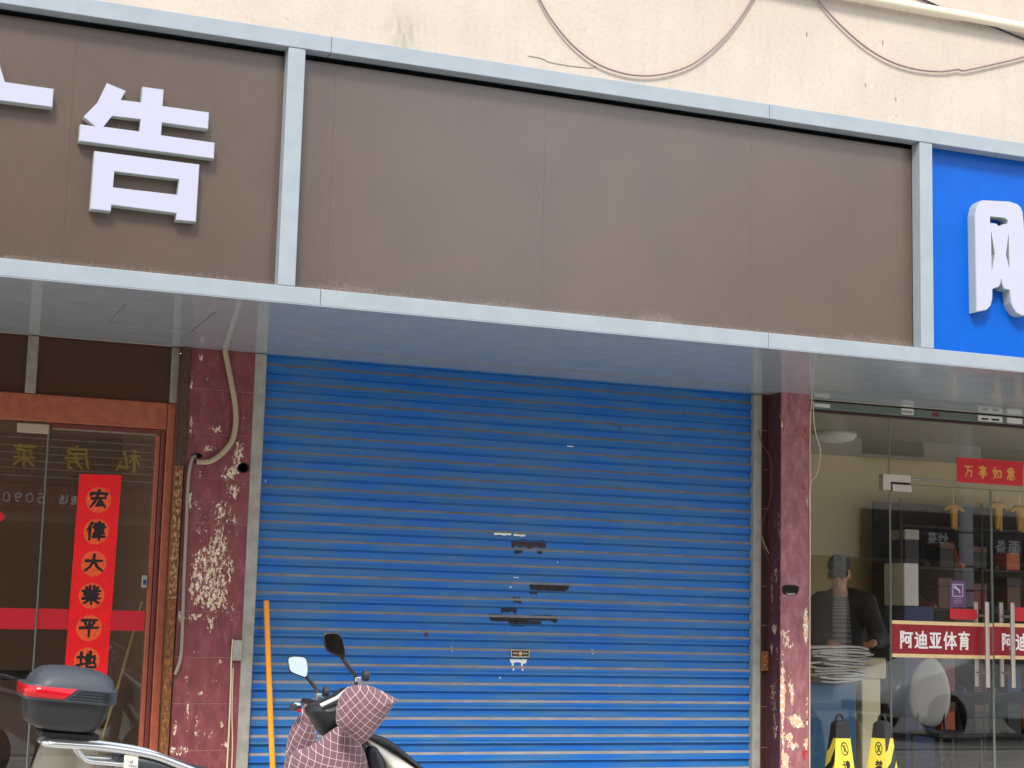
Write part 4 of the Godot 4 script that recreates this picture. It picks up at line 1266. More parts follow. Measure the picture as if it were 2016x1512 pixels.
	# white chair back, greyed as if under reflections
	t = thing("chair", "white chair, greyed like a reflection mix, with tall oval back inside the right shop door", "chair", Vector3(7.72, 0.15, -0.85))
	var ov := begin()
	var rg := []
	for i in 9:
		var a := PI * i / 8.0
		var ring := PackedVector3Array()
		for j in 24:
			var ww := TAU * j / 24
			var ry := 0.27 * (1.0 + 0.12 * sin(ww))
			ring.append(Vector3(cos(ww) * 0.19 * sin(a), 0.69 + sin(ww) * ry * sin(a), 0.028 * cos(a)))
		rg.append(ring)
	loft(ov, rg)
	obj("backrest", ov, M.chair_toned, t)
	box("seat", M.black_plastic, t, -0.21, 0.21, 0.40, 0.44, 0.0, 0.42, 0.015)
	for p in [[-0.18, 0.03], [0.18, 0.03], [-0.18, 0.38], [0.18, 0.38]]:
		box("leg", M.black_plastic, t, p[0] - 0.012, p[0] + 0.012, 0.0, 0.40, p[1] - 0.012, p[1] + 0.012, 0.003)
	for s in [-0.12, 0.12]:
		pipe("back_post", M.black_plastic, t, [Vector3(s, 0.42, 0.02), Vector3(s, 0.60, 0.0)], 0.012, 1)
	# goods on shelves
	t = thing("shelf_unit", "dark shelf unit full of goods at the back of the right shop", "shelf", Vector3(8.62, 0.15, -2.75))
	var tiers := [0.25, 0.62, 0.99, 1.36, 1.73, 2.10]
	for y in tiers:
		box("shelf_board", M.shelf_dark, t, 0.0, 1.76, y, y + 0.025, -0.2, 0.2, 0.003)
	for x in [0.0, 0.87, 1.735]:
		box("upright", M.shelf_dark, t, x, x + 0.025, 0.0, 2.35, -0.215, -0.201, 0.0)
		box("upright", M.shelf_dark, t, x, x + 0.025, 0.0, 2.35, 0.201, 0.215, 0.0)
	box("back_board", M.shelf_back, t, 0.0, 1.76, 0.0, 2.35, -0.235, -0.216, 0.0)
	var proto := [shoe_mesh(1.3), shoe_mesh(2.3)]
	var hues := ["black", "brown", "black", "red", "black", "brown", "orange", "blue"]
	var mats := {"black": "shoe_black", "brown": "shoe_brown", "red": "shoe_red", "white": "box_white", "blue": "box_blue", "orange": "shoe_orange"}
	var nth := ["first", "second", "third", "fourth", "fifth", "sixth", "seventh", "eighth", "ninth"]
	var tier_word := ["lowest", "second lowest", "middle", "second highest", "topmost"]
	rng.seed = 5
	var ci := 0
	for r in 5:
		for i in 9:
			var hue: String = hues[(r * 5 + i * 3 + (i * i) % 4) % 8]
			var boxed := (i + r * 2) % 2 == 0
			var at := Vector3(8.74 + i * 0.184 + rng.randf_range(-0.012, 0.012), 0.15 + tiers[r] + 0.0255, -2.66)
			if boxed:
				var st2 := begin()
				var hh := rng.randf_range(0.16, 0.33)
				bx(st2, -0.074, 0.074, 0.0, hh * 0.72, -0.12, 0.12, 0.004)
				var bo := obj("shoe_box", st2, M[mats[hue]])
				bo.position = at
				var lidm := begin()
				bx(lidm, -0.077, 0.077, hh * 0.72 + 0.001, hh, -0.123, 0.123, 0.004)
				obj("box_lid", lidm, M.newsprint if i % 5 == 0 else (M.shoe_brown if i % 3 else M.shoe_black), bo)
				tag(bo, "%s cardboard box, %s from the left on the %s shop shelf tier" % [hue, nth[i], tier_word[r]], "box", "boxes on the %s shelf tier" % tier_word[r])
			else:
				var s := put("shoe", proto[ci % 2], M[mats[hue]])
				s.position = at
				s.rotation.y = rng.randf_range(-0.6, 0.6) - PI / 2
				tag(s, "%s %s, %s from the left on the %s shop shelf tier" % [hue, "boot" if ci % 2 else "shoe", nth[i], tier_word[r]], "shoe", "%s shoes on the %s shelf tier" % [hue, tier_word[r]])
			ci += 1
	t = thing("goods_box", "white and blue goods box standing inside the glass doors", "box", Vector3(7.86, 0.15, -1.35))
	box("lower_box", M.box_blue, t, -0.12, 0.16, 0.0, 1.38, -0.14, 0.14, 0.006)
	box("upper_box", M.box_white, t, -0.12, 0.02, 1.382, 1.72, -0.14, 0.14, 0.006)
	var kk := 0
	for q in [[9.02, 2.44, 0.55], [9.50, 2.48, 0.62], [9.74, 2.46, 0.58]]:
		# a folded sports shirt on a hanger
		var bm := melt([[Vector3(-0.07, 0.0, 0), Vector3(0.07, 0.0, 0), 0.035, 0.035], [Vector3(-0.16, -0.05, 0), Vector3(-0.07, 0.0, 0), 0.03, 0.035], [Vector3(0.07, 0.0, 0), Vector3(0.17, -0.06, 0.01), 0.035, 0.03], [Vector3(-0.03, -0.02, 0), Vector3(-0.035, -0.34, 0.02), 0.04, 0.03], [Vector3(0.03, -0.02, 0), Vector3(0.04, -0.36, 0.0), 0.04, 0.03]], 0.012, 0.03)
		o = put("hanging_shirt", bm, M.bag_yellow)
		o.position = Vector3(q[0], q[1], -2.3)
		o.scale = Vector3.ONE * q[2]
		pipe("hanger_hook", M.chrome, o, [Vector3(0, 0.02, 0), Vector3(0, (2.66 - q[1]) / q[2] + 0.012, 0)], 0.004, 1)
		tag(o, ["yellow shirt on a hanger above the shoe shelves, leftmost of three", "yellow shirt on a hanger above the shoe shelves, middle of three", "yellow shirt on a hanger above the shoe shelves, rightmost of three"][kk], "shirt", "yellow shirts over the shelves")
		kk += 1
	o = pipe("clothes_rail", M.galvanised, null, [Vector3(8.4, 2.66, -2.3), Vector3(10.6, 2.66, -2.3)], 0.012, 1)
	tag(o, "thin steel rail with yellow shirts under the shop ceiling", "rail")
	st = begin()
	lathe(st, [[0.0, 2.929], [0.17, 2.929], [0.175, 2.90], [0.15, 2.87], [0.08, 2.85], [0.0, 2.845]], 24, Vector3(7.35, 0, -1.6))
	o = obj("ceiling_lamp", st, M.lamp_opal)
	tag(o, "round opal ceiling lamp, unlit, inside the right shop", "lamp")

func shoe_mesh(k: float) -> ArrayMesh:
	var st := begin()
	var rings := []
	for s in [[-0.13, 0.03, 0.08 * k], [-0.125, 0.036, 0.11 * k], [-0.07, 0.036, 0.115 * k], [-0.03, 0.038, 0.10 * k], [0.02, 0.044, 0.075], [0.08, 0.048, 0.055], [0.125, 0.04, 0.045], [0.145, 0.02, 0.03]]:
		var ring := PackedVector3Array()
		for j in 10:
			var w := TAU * j / 10
			ring.append(Vector3(s[0], maxf(0.0, s[2] * 0.5 + sin(w) * s[2] * 0.5), cos(w) * s[1] * (1.0 if sin(w) < 0.3 else 0.75)))
		rings.append(ring)
	loft(st, rings)
	return mesh_of(st)

# ---------------------------------------------------------------- the person behind the counter
func build_person() -> void:
	var t := thing("person", "person in dark cap and black jacket looking down at the counter", "person", Vector3(7.17, 0.15, -1.2))
	# stands behind the counter, turned to the left, head bowed over the papers; +x is to the right
	var hip := 0.92
	var bones := [
		[Vector3(0, hip, 0), Vector3(-0.01, 1.18, 0.02), 0.14, 0.14], [Vector3(-0.01, 1.18, 0.02), Vector3(-0.05, 1.38, 0.06), 0.14, 0.11],
		[Vector3(-0.12, 1.40, -0.06), Vector3(0.06, 1.40, 0.17), 0.07, 0.07], [Vector3(-0.05, 1.40, 0.07), Vector3(-0.13, 1.50, 0.15), 0.055, 0.052],
		[Vector3(-0.08, hip - 0.02, -0.05), Vector3(-0.09, 0.48, -0.05), 0.085, 0.06], [Vector3(-0.09, 0.48, -0.05), Vector3(-0.07, 0.08, -0.06), 0.058, 0.042],
		[Vector3(0.08, hip - 0.02, 0.05), Vector3(0.09, 0.48, 0.05), 0.085, 0.06], [Vector3(0.09, 0.48, 0.05), Vector3(0.10, 0.08, 0.04), 0.058, 0.042],
		[Vector3(-0.07, 0.04, -0.06), Vector3(-0.20, 0.035, 0.02), 0.042, 0.032], [Vector3(0.10, 0.04, 0.04), Vector3(-0.03, 0.035, 0.12), 0.042, 0.032],
		# near arm: down, elbow bent, hand on the papers
		[Vector3(0.09, 1.38, 0.19), Vector3(0.13, 1.12, 0.30), 0.055, 0.045], [Vector3(0.13, 1.12, 0.30), Vector3(-0.10, 1.09, 0.56), 0.043, 0.03],
		# far arm
		[Vector3(-0.16, 1.38, -0.09), Vector3(-0.25, 1.12, 0.02), 0.055, 0.045], [Vector3(-0.25, 1.12, 0.02), Vector3(-0.34, 1.08, 0.36), 0.043, 0.03],
	]
	var st := begin()
	st.append_from(melt(bones, 0.016, 0.05), 0, Transform3D())
	# head, bowed: skull, jaw, nose, brow, ears, lips
	var h := Vector3(-0.18, 1.585, 0.22)
	var fwd := Vector3(-0.50, -0.46, 0.72).normalized()
	var side := Vector3(0.82, 0.0, 0.57).normalized()
	var up := side.cross(fwd) * -1.0
	if up.y < 0:
		up = -up
	var hb := [[h - fwd * 0.03 + up * 0.03, h + fwd * 0.025 + up * 0.03, 0.082, 0.078], [h + fwd * 0.03 - up * 0.03, h + fwd * 0.05 - up * 0.075, 0.058, 0.038],
		[h - fwd * 0.02 - up * 0.10, h + up * 0.0, 0.052, 0.06], [h + fwd * 0.096 + up * 0.012, h + fwd * 0.118 - up * 0.022, 0.008, 0.014],
		[h + fwd * 0.085 + up * 0.028 - side * 0.035, h + fwd * 0.085 + up * 0.028 + side * 0.035, 0.014, 0.014],
		[h + fwd * 0.085 - up * 0.052 - side * 0.016, h + fwd * 0.085 - up * 0.052 + side * 0.016, 0.011, 0.011],
		[h - fwd * 0.015 + side * 0.078 + up * 0.012, h - fwd * 0.015 + side * 0.08 - up * 0.03, 0.013, 0.010], [h - fwd * 0.015 - side * 0.078 + up * 0.012, h - fwd * 0.015 - side * 0.08 - up * 0.03, 0.013, 0.010]]
	st.append_from(melt(hb, 0.006, 0.016), 0, Transform3D())
	# hands: palm, four fingers, thumb
	for w in [[Vector3(-0.10, 1.09, 0.56), Vector3(-0.75, -0.12, 0.65), 1.0], [Vector3(-0.34, 1.08, 0.36), Vector3(-0.35, -0.12, 0.93), -1.0]]:
		var a: Vector3 = w[0]
		var f: Vector3 = w[1].normalized()
		var s: Vector3 = f.cross(Vector3.UP).normalized()
		var hb2 := [[a, a + f * 0.05, 0.026, 0.024], [a + f * 0.05 - s * 0.022, a + f * 0.075 - s * 0.026, 0.016, 0.013], [a + f * 0.05 + s * 0.022, a + f * 0.075 + s * 0.026, 0.016, 0.013]]
		var lens := [0.062, 0.074, 0.07, 0.054]
		for i in 4:
			var r := a + f * 0.075 + s * (i - 1.5) * 0.0185
			var k: Vector3 = r + f * lens[i] * 0.5 + Vector3(0, 0.006, 0)
			hb2.append([r, k, 0.0088, 0.0082])
			hb2.append([k, k + f * lens[i] * 0.45 - Vector3(0, 0.018, 0), 0.0082, 0.0068])
		var tb: Vector3 = a + f * 0.02 + s * 0.024 * w[2]
		hb2.append([tb, tb + f * 0.028 + s * 0.026 * w[2], 0.011, 0.0095])
		hb2.append([tb + f * 0.028 + s * 0.026 * w[2], tb + f * 0.06 + s * 0.028 * w[2], 0.0095, 0.0075])
		st.append_from(melt(hb2, 0.004, 0.008), 0, Transform3D())
	put("body", st.commit(), M.skin, t)
	# clothes
	var jk := [
		[Vector3(0, hip - 0.02, 0), Vector3(-0.01, 1.18, 0.02), 0.165, 0.160], [Vector3(-0.01, 1.18, 0.02), Vector3(-0.05, 1.37, 0.06), 0.160, 0.125],
		[Vector3(-0.13, 1.39, -0.07), Vector3(0.07, 1.39, 0.18), 0.085, 0.085], [Vector3(-0.10, 1.45, 0.03), Vector3(0.0, 1.45, 0.15), 0.05, 0.05],
		[Vector3(0.09, 1.38, 0.19), Vector3(0.13, 1.12, 0.30), 0.078, 0.066], [Vector3(0.13, 1.12, 0.30), Vector3(-0.07, 1.093, 0.53), 0.064, 0.046],
		[Vector3(-0.16, 1.38, -0.09), Vector3(-0.25, 1.12, 0.02), 0.078, 0.066], [Vector3(-0.25, 1.12, 0.02), Vector3(-0.335, 1.083, 0.32), 0.064, 0.046]]
	put("jacket", melt(jk, 0.016, 0.05), M.jacket_black, t)
	var tr := [[Vector3(0, hip, 0), Vector3(0, hip - 0.06, 0), 0.155, 0.15],
		[Vector3(-0.08, hip - 0.02, -0.05), Vector3(-0.09, 0.48, -0.05), 0.10, 0.08], [Vector3(-0.09, 0.48, -0.05), Vector3(-0.07, 0.09, -0.06), 0.08, 0.068],
		[Vector3(0.08, hip - 0.02, 0.05), Vector3(0.09, 0.48, 0.05), 0.10, 0.08], [Vector3(0.09, 0.48, 0.05), Vector3(0.10, 0.09, 0.04), 0.08, 0.068]]
	put("trousers", melt(tr, 0.02, 0.04), M.trousers, t)
	# striped shirt showing where the jacket is open
	var im := sheet(64, 64, c(120, 122, 126))
	for i in 8:
		im.fill_rect(Rect2i(0, i * 8, 64, 3), c(66, 68, 74))
	var sm := picture("striped_shirt", im, 0.9)
	sm.texture_repeat = true
	var fr := Vector3(-0.60, 0, 0.80)
	var sd := Vector3(0.80, 0, 0.60)
	var q := begin()
	var rings := []
	for y in [[1.46, 0.045, 0.10], [1.40, 0.06, 0.150], [1.32, 0.066, 0.180], [1.22, 0.07, 0.190], [1.08, 0.074, 0.196], [0.96, 0.076, 0.196]]:
		var ctr := Vector3(-0.05, y[0], 0.06).lerp(Vector3(0, y[0], 0.0), clampf((1.4 - y[0]) / 0.3, 0, 1))
		var ring := PackedVector3Array()
		for j in 7:
			var a: float = lerpf(-1.0, 1.0, j / 6.0)
			ring.append(ctr + sd * a * y[1] + fr * (y[2] - 0.02 * a * a))
		rings.append(ring)
	loft(q, rings, false, false, 0, Vector2(1, 2.2))
	obj("shirt", q, sm, t)
	# cap: crown and peak
	var cp := [[h - fwd * 0.040 + up * 0.074, h + fwd * 0.004 + up * 0.086, 0.088, 0.076]]
	var cs := begin()
	cs.append_from(melt(cp, 0.008, 0.02), 0, Transform3D())
	var pk := begin()
	var rg := []
	for i in 6:
		var a := lerpf(0.06, 0.175, i / 5.0)
		var ring := PackedVector3Array()
		var wd := 0.075 * sqrt(maxf(0.05, 1.0 - pow(maxf(0.0, (a - 0.10) / 0.08), 2.0)))
		for j in 7:
			var s := lerpf(-1, 1, j / 6.0)
			ring.append(h + fwd * a + side * s * wd + up * (0.092 - 0.10 * (a - 0.06) - 0.02 * s * s))
		rg.append(ring)
	loft(pk, rg, false, false, 0)
	var cap := put("cap", cs.commit(), M.cap_cloth, t)
	obj("peak", pk, M.cap_cloth, cap)

# ---------------------------------------------------------------- no-parking cones
func cone_image(first: String, second: String, struck: bool) -> Image:
	var w := 128
	var hh := 400
	var im := sheet(w, hh, c(226, 208, 72))
	var ink := c(34, 33, 36)
	for i in 40:
		var a := TAU * i / 40
		var b := TAU * (i + 1) / 40
		stroke(im, Vector2(64 + cos(a) * 30, 52 + sin(a) * 30), Vector2(64 + cos(b) * 30, 52 + sin(b) * 30), 3, 3, ink)
	write(im, "P", 46, 34, 36, 36, 3, ink)
	stroke(im, Vector2(43, 31), Vector2(85, 73), 2.5, 2.5, ink)
	if struck:
		stroke(im, Vector2(85, 31), Vector2(43, 73), 2.5, 2.5, ink)
	write(im, first, 34, 108, 60, 56, 4, ink)
	write(im, second, 34, 186, 60, 56, 4, ink)
	return im

func stripe_image() -> Image:
	var im := sheet(128, 400, c(226, 208, 72))
	for y in 400:
		for x in 128:
			if fposmod(y + x * 0.85, 150.0) < 70.0:
				im.set_pixel(x, y, c(34, 33, 36))
	return im

func build_cones() -> void:
	var sides := picture("cone_stripes", stripe_image(), 0.5)
	var i := 0
	for d in [[6.325, 0.07, "qing", "wu", false, "yellow and black no-parking cone with characters 请勿, nearer the pink pier", -0.12, 0.0], [6.655, 0.09, "jin", "zhi", true, "yellow and black no-parking cone starting with character 禁, in front of glass door", -1.12, 0.0]]:
		var t := thing("parking_cone", d[5], "cone", Vector3(d[0], 0.004, d[1]), "no-parking cones before the right shop")
		t.rotation.y = d[6]
		var face := picture("cone_print_%d" % i, cone_image(d[2], d[3], d[4]), 0.5)
		var st := begin()
		bx(st, -0.145, 0.145, 0.0, 0.05, -0.145, 0.145, 0.012)
		obj("base", st, M.cone_black, t)
		# four leaning sides: front and back carry the writing, the others slanting bands
		var yb := 0.05
		var yt := 0.60
		for k in 4:
			var f := begin()
			f.set_smooth_group(-1)
			var b := Basis(Vector3.UP, k * PI / 2)
			var q0 := b * Vector3(-0.0535, yt, 0.0535)
			var q1 := b * Vector3(0.0535, yt, 0.0535)
			var q2 := b * Vector3(0.110, yb, 0.110)
			var q3 := b * Vector3(-0.110, yb, 0.110)
			quad(f, q0, q1, q2, q3)
			obj("printed_side" if k % 2 == 0 else "striped_side", f, face if k % 2 == 0 else sides, t)
		var top := begin()
		loft(top, [rrect(-0.0545, 0.0545, -0.0545, 0.0545, 0.008, 0.598), rrect(-0.047, 0.047, -0.047, 0.047, 0.008, 0.690), rrect(-0.038, 0.038, -0.038, 0.038, 0.014, 0.706), rrect(-0.028, 0.028, -0.028, 0.028, 0.012, 0.715)], true, true, -1)
		obj("black_top", top, M.cone_black, t)
		var ring := []
		for j in 13:
			var a := PI * j / 12.0
			ring.append(Vector3(cos(a) * 0.026, 0.712 + sin(a) * 0.042, 0))
		pipe("carrying_ring", M.cone_black, t, ring, 0.009, 1, 8)
		i += 1

# ---------------------------------------------------------------- scooter
func pillow(outline: Array, zc: float, thick: float, steps := 6, uvf = null, back := 1.0) -> SurfaceTool:
	# a stuffed or domed shape: seam along the outline, swelling to both sides
	var o := []
	for i in outline.size():
		var p: Array = outline[i]
		o.append(Vector3(p[0], p[1], zc + (p[2] if p.size() > 2 else 0.0)))
	o = smooth_closed(o, 3)
	var mid := Vector3.ZERO
	for p in o:
		mid += p
	mid /= o.size()
	var st := begin()
	st.set_smooth_group(0)
	for side in [1.0, -1.0]:
		var prev := []
		for s in steps + 1:
			var k := float(s) / steps
			var sc := cos(k * PI / 2)
			var ring := []
			for p in o:
				var v: Vector3 = mid + (p - mid) * sc
				v.z = lerpf(mid.z, p.z, sc) + side * thick * sin(k * PI / 2) * (1.0 if side > 0 else back)
				ring.append(v)
			if s:
				for j in ring.size():
					var e: int = (j + 1) % ring.size()
					var q := [prev[j], prev[e], ring[e], ring[j]]
					if side < 0:
						q.reverse()
					var u := []
					for v in q:
						u.append(uvf.call(v) if uvf != null else Vector2.ZERO)
					tri(st, q[0], q[1], q[2], u[0], u[1], u[2])
					tri(st, q[0], q[2], q[3], u[0], u[2], u[3])
			prev = ring
	return st

func smooth_closed(pts: Array, sub: int) -> Array:
	var out := []
	var n := pts.size()
	for i in n:
		for k in sub:
			out.append(pts[i].cubic_interpolate(pts[(i + 1) % n], pts[(i - 1 + n) % n], pts[(i + 2) % n], float(k) / sub))
	return out

func build_scooter() -> void:
	# measured in the scooter's own plane: x along the street, z across it (3.3 is its middle)
	var t := thing("scooter", "parked scooter with rear top box and plaid quilted wind guard", "scooter", Vector3(1.45, 0, 3.3))
	var off := Vector3(-1.45, 0, -3.3)
	var body := func(called: String, st: SurfaceTool, m: Material, parent: Node3D) -> MeshInstance3D:
		var o := obj(called, st, m, parent)
		if parent == t:
			o.position = off
		return o
	# top box
	var zc := 3.3
	var hw := 0.19
	var st := begin()
	var rings := []
	for s in [[0.622, 0.935, 1.062, 0.0, 0.06], [0.626, 0.934, 1.078, 0.004, 0.07], [0.634, 0.928, 1.098, 0.014, 0.08], [0.650, 0.912, 1.116, 0.03, 0.09], [0.664, 0.886, 1.128, 0.055, 0.09], [0.70, 0.85, 1.136, 0.085, 0.08], [0.74, 0.80, 1.139, 0.13, 0.05]]:
		var r := rrect(s[0], s[1], zc - hw + s[3], zc + hw - s[3], s[4], s[2], 7)
		rings.append(r)
	loft(st, rings)
	var box_o := Node3D.new()
	box_o.name = "top_box"
	t.add_child(box_o)
	box_o.position = off
	var lean := func(o: Node3D) -> void:
		# tipped a little forward, about the middle of the box
		var c0 := Vector3(0.755, 1.0, 3.3)
		o.transform = Transform3D(Basis(Vector3.BACK, deg_to_rad(-4.5)), Vector3.ZERO)
		o.position = c0 - o.transform.basis * c0
	var lid := obj("lid", st, M.grey_plastic, box_o)
	lean.call(lid)
	st = begin()
	rings = []
	for s in [[0.600, 0.944, 1.066, -0.010, 0.07], [0.597, 0.946, 1.060, -0.012, 0.07], [0.597, 0.946, 1.014, -0.012, 0.07], [0.603, 0.940, 1.008, -0.006, 0.07]]:
		rings.append(rrect(s[0], s[1], zc - hw + s[3], zc + hw - s[3], s[4], s[2], 7))
	loft(st, rings, true, true, -1)
	var o := obj("rim", st, M.grey_plastic, box_o)
	lean.call(o)
	st = begin()
	rings = []
	for s in [[0.612, 0.930, 1.018, 0.006, 0.07], [0.616, 0.924, 0.985, 0.010, 0.07], [0.624, 0.912, 0.945, 0.018, 0.07], [0.632, 0.898, 0.918, 0.034, 0.07], [0.668, 0.884, 0.902, 0.055, 0.06], [0.70, 0.87, 0.896, 0.08, 0.05]]:
		rings.append(rrect(s[0], s[1], zc - hw + s[3], zc + hw - s[3], s[4], s[2], 7))
	loft(st, rings)
	o = obj("case", st, M.black_plastic, box_o)
	lean.call(o)
	# ribs on the rim's side, and the red reflector that wraps the rear corner
	for k in 4:
		st = begin()
		bx(st, 0.792 - k * 0.012, 0.925, 1.0525 - k * 0.0105, 1.0565 - k * 0.0105, zc + hw + 0.008, zc + hw + 0.016, 0.001)
		o = obj("rib", st, M.black_plastic, box_o)
		lean.call(o)
	st = begin()
	rings = []
	for yy in [1.0175, 1.0190, 1.0585, 1.0600]:
		var grow := 0.0035 if yy > 1.018 and yy < 1.059 else 0.0005
		var full := rrect(0.597 - grow, 0.946 + grow, zc - hw - 0.012 - grow, zc + hw + 0.012 + grow, 0.07, yy, 9)
		# keep only the rear end and part of the sides
		var part := PackedVector3Array()
		part.append(Vector3(0.785 - (1.0600 - yy) * 1.1, yy, zc + hw + 0.012 + grow))
		for j in range(9, 27):
			part.append(full[j])
		part.append(Vector3(0.785, yy, zc - hw - 0.012 - grow))
		rings.append(part)
	loft(st, rings, false, false, 0)
	o = obj("reflector", st, M.lens_red, box_o)
	lean.call(o)
	st = begin()
	bx(st, 0.685, 0.905, 0.868, 0.893, 3.20, 3.40, 0.006)
	o = obj("mounting_plate", st, M.black_plastic, box_o)
	lean.call(o)
	# rack
	for s in [-1.0, 1.0]:
		st = begin()
		tube(st, smooth_path([Vector3(0.700, 0.852, 3.3 + 0.03 * s), Vector3(0.694, 0.851, 3.3 + 0.07 * s), Vector3(0.715, 0.848, 3.3 + 0.098 * s), Vector3(0.80, 0.842, 3.3 + 0.10 * s), Vector3(0.92, 0.832, 3.3 + 0.105 * s), Vector3(1.085, 0.806, 3.3 + 0.115 * s), Vector3(1.20, 0.768, 3.3 + 0.13 * s), Vector3(1.34, 0.71, 3.3 + 0.14 * s), Vector3(1.42, 0.64, 3.3 + 0.14 * s)], 6), 0.0135, 12)
		body.call("rack_rail", st, M.chrome, t)
		st = begin()
		tube(st, smooth_path([Vector3(0.815, 0.838, 3.3 + 0.095 * s), Vector3(0.835, 0.805, 3.3 + 0.095 * s), Vector3(0.862, 0.782, 3.3 + 0.095 * s), Vector3(0.95, 0.772, 3.3 + 0.10 * s), Vector3(1.04, 0.764, 3.3 + 0.11 * s)], 5), 0.008, 10)
		body.call("rack_strut", st, M.chrome, t)
		st = begin()
		bx(st, 0.992, 1.046, 0.735, 0.806, 3.3 + 0.108 * s - 0.006, 3.3 + 0.108 * s + 0.006, 0.002)
		var br: MeshInstance3D = body.call("rack_bracket", st, M.scooter_white, t)
		for yy in [0.755, 0.783]:
			st = begin()
			lathe(st, [[0.0, 0.0], [0.007, 0.0], [0.007, 0.004], [0.0, 0.005]], 10, Vector3(1.018, yy, 3.3 + 0.108 * s + 0.006), 2)
			obj("bolt", st, M.chrome, br)
	# seat
	st = begin()
	rings = []
	for s in [[0.965, 0.800, 0.045, 0.02], [0.985, 0.815, 0.085, 0.05], [1.05, 0.818, 0.115, 0.08], [1.15, 0.800, 0.125, 0.09], [1.25, 0.765, 0.13, 0.09], [1.36, 0.740, 0.125, 0.09], [1.48, 0.735, 0.10, 0.08], [1.56, 0.730, 0.06, 0.05]]:
		var ring := PackedVector3Array()
		for j in 16:
			var w := TAU * j / 16
			ring.append(Vector3(s[0], s[1] - s[3] * 0.5 + sin(w) * s[3] * 0.5 * (1.0 if sin(w) > 0 else 1.2), 3.3 + signf(cos(w)) * pow(absf(cos(w)), 0.6) * s[2]))
		rings.append(ring)
	loft(st, rings)
	body.call("seat", st, M.seat_vinyl, t)
	# tail, body, floor, leg shield
	st = begin()
	rings = []
	for s in [[0.70, 0.70, 0.05, 0.08], [0.80, 0.715, 0.09, 0.14], [0.95, 0.715, 0.115, 0.24], [1.15, 0.68, 0.125, 0.30], [1.35, 0.62, 0.12, 0.36], [1.52, 0.55, 0.10, 0.34], [1.60, 0.42, 0.09, 0.20]]:
		var ring := PackedVector3Array()
		for j in 14:
			var w := TAU * j / 14
			ring.append(Vector3(s[0], s[1] - s[3] * 0.5 + sin(w) * s[3] * 0.5, 3.3 + signf(cos(w)) * pow(absf(cos(w)), 0.7) * s[2]))
		rings.append(ring)
	loft(st, rings)
	body.call("rear_cowl", st, M.scooter_white, t)
	st = begin()
	bx(st, 0.68, 0.74, 0.60, 0.655, 3.24, 3.36, 0.015)
	body.call("tail_light", st, M.lens_red, t)
	st = begin()
	bx(st, 1.50, 1.98, 0.27, 0.34, 3.15, 3.45, 0.02)
	body.call("foot_board", st, M.black_plastic, t)
	st = begin()
	rings = []
	for s in [[1.93, 0.30, 0.15], [1.96, 0.50, 0.17], [1.96, 0.70, 0.17], [1.935, 0.86, 0.13], [1.91, 0.92, 0.08]]:
		var ring := PackedVector3Array()
		for j in 12:
			var w := TAU * j / 12
			ring.append(Vector3(s[0] + cos(w) * 0.03, s[1], 3.3 + sin(w) * s[2]))
		rings.append(ring)
	loft(st, rings)
	body.call("leg_shield", st, M.black_plastic, t)
	# front fairing: white panel that slopes down to the front, dark trim along its upper edge
	st = pillow([[1.962, 0.855], [1.985, 0.862], [2.06, 0.820], [2.14, 0.770], [2.225, 0.712], [2.30, 0.62], [2.28, 0.52], [2.16, 0.50], [2.06, 0.60], [2.045, 0.70], [2.03, 0.765]], 3.40, 0.07, 6, null, 3.6)
	body.call("front_fairing", st, M.scooter_white, t)
	st = pillow([[1.955, 0.872], [1.995, 0.882], [2.06, 0.856], [2.13, 0.806], [2.235, 0.722], [2.225, 0.716], [2.14, 0.776], [2.06, 0.826], [1.985, 0.866]], 3.42, 0.03, 4, null, 6.0)
	body.call("screen_trim", st, M.black_plastic, t)
	st = pillow([[1.985, 0.84], [2.02, 0.80], [2.05, 0.70], [2.06, 0.60], [1.98, 0.58], [1.96, 0.70], [1.955, 0.80]], 3.43, 0.05, 5, null, 4.0)
	body.call("inner_cowl", st, M.black_plastic, t)
	# headset between the bars
	st = pillow([[1.728, 0.982], [1.792, 1.012], [1.847, 1.038], [1.893, 1.066], [1.900, 1.01], [1.880, 0.93], [1.84, 0.88], [1.80, 0.87], [1.753, 0.93]], 3.30, 0.11, 7)
	body.call("headset", st, M.black_plastic, t)
	st = begin()
	tube(st, [Vector3(1.765, 0.996, 3.40), Vector3(1.83, 1.026, 3.40), Vector3(1.89, 1.066, 3.38)], 0.012, 8, 0.5)
	body.call("dial_cover", st, M.box_white, t)
	st = begin()
	tube(st, smooth_path([Vector3(1.80, 0.99, 2.98), Vector3(1.84, 0.99, 3.2), Vector3(1.86, 1.0, 3.4), Vector3(1.868, 1.03, 3.55), Vector3(1.868, 1.035, 3.60)], 5), 0.013, 8)
	body.call("handlebar", st, M.black_plastic, t)
	for g in [[Vector3(1.742, 0.972, 3.06), 0.018, "grey_plastic"], [Vector3(1.752, 0.960, 3.06), 0.011, "switch_red"], [Vector3(1.748, 0.982, 3.07), 0.008, "box_white"]]:
		st = begin()
		bx(st, g[0].x - g[1], g[0].x + g[1], g[0].y - g[1] * 0.7, g[0].y + g[1] * 0.7, g[0].z - 0.02, g[0].z + 0.045, 0.004)
		body.call("switch", st, M[g[2]], t)
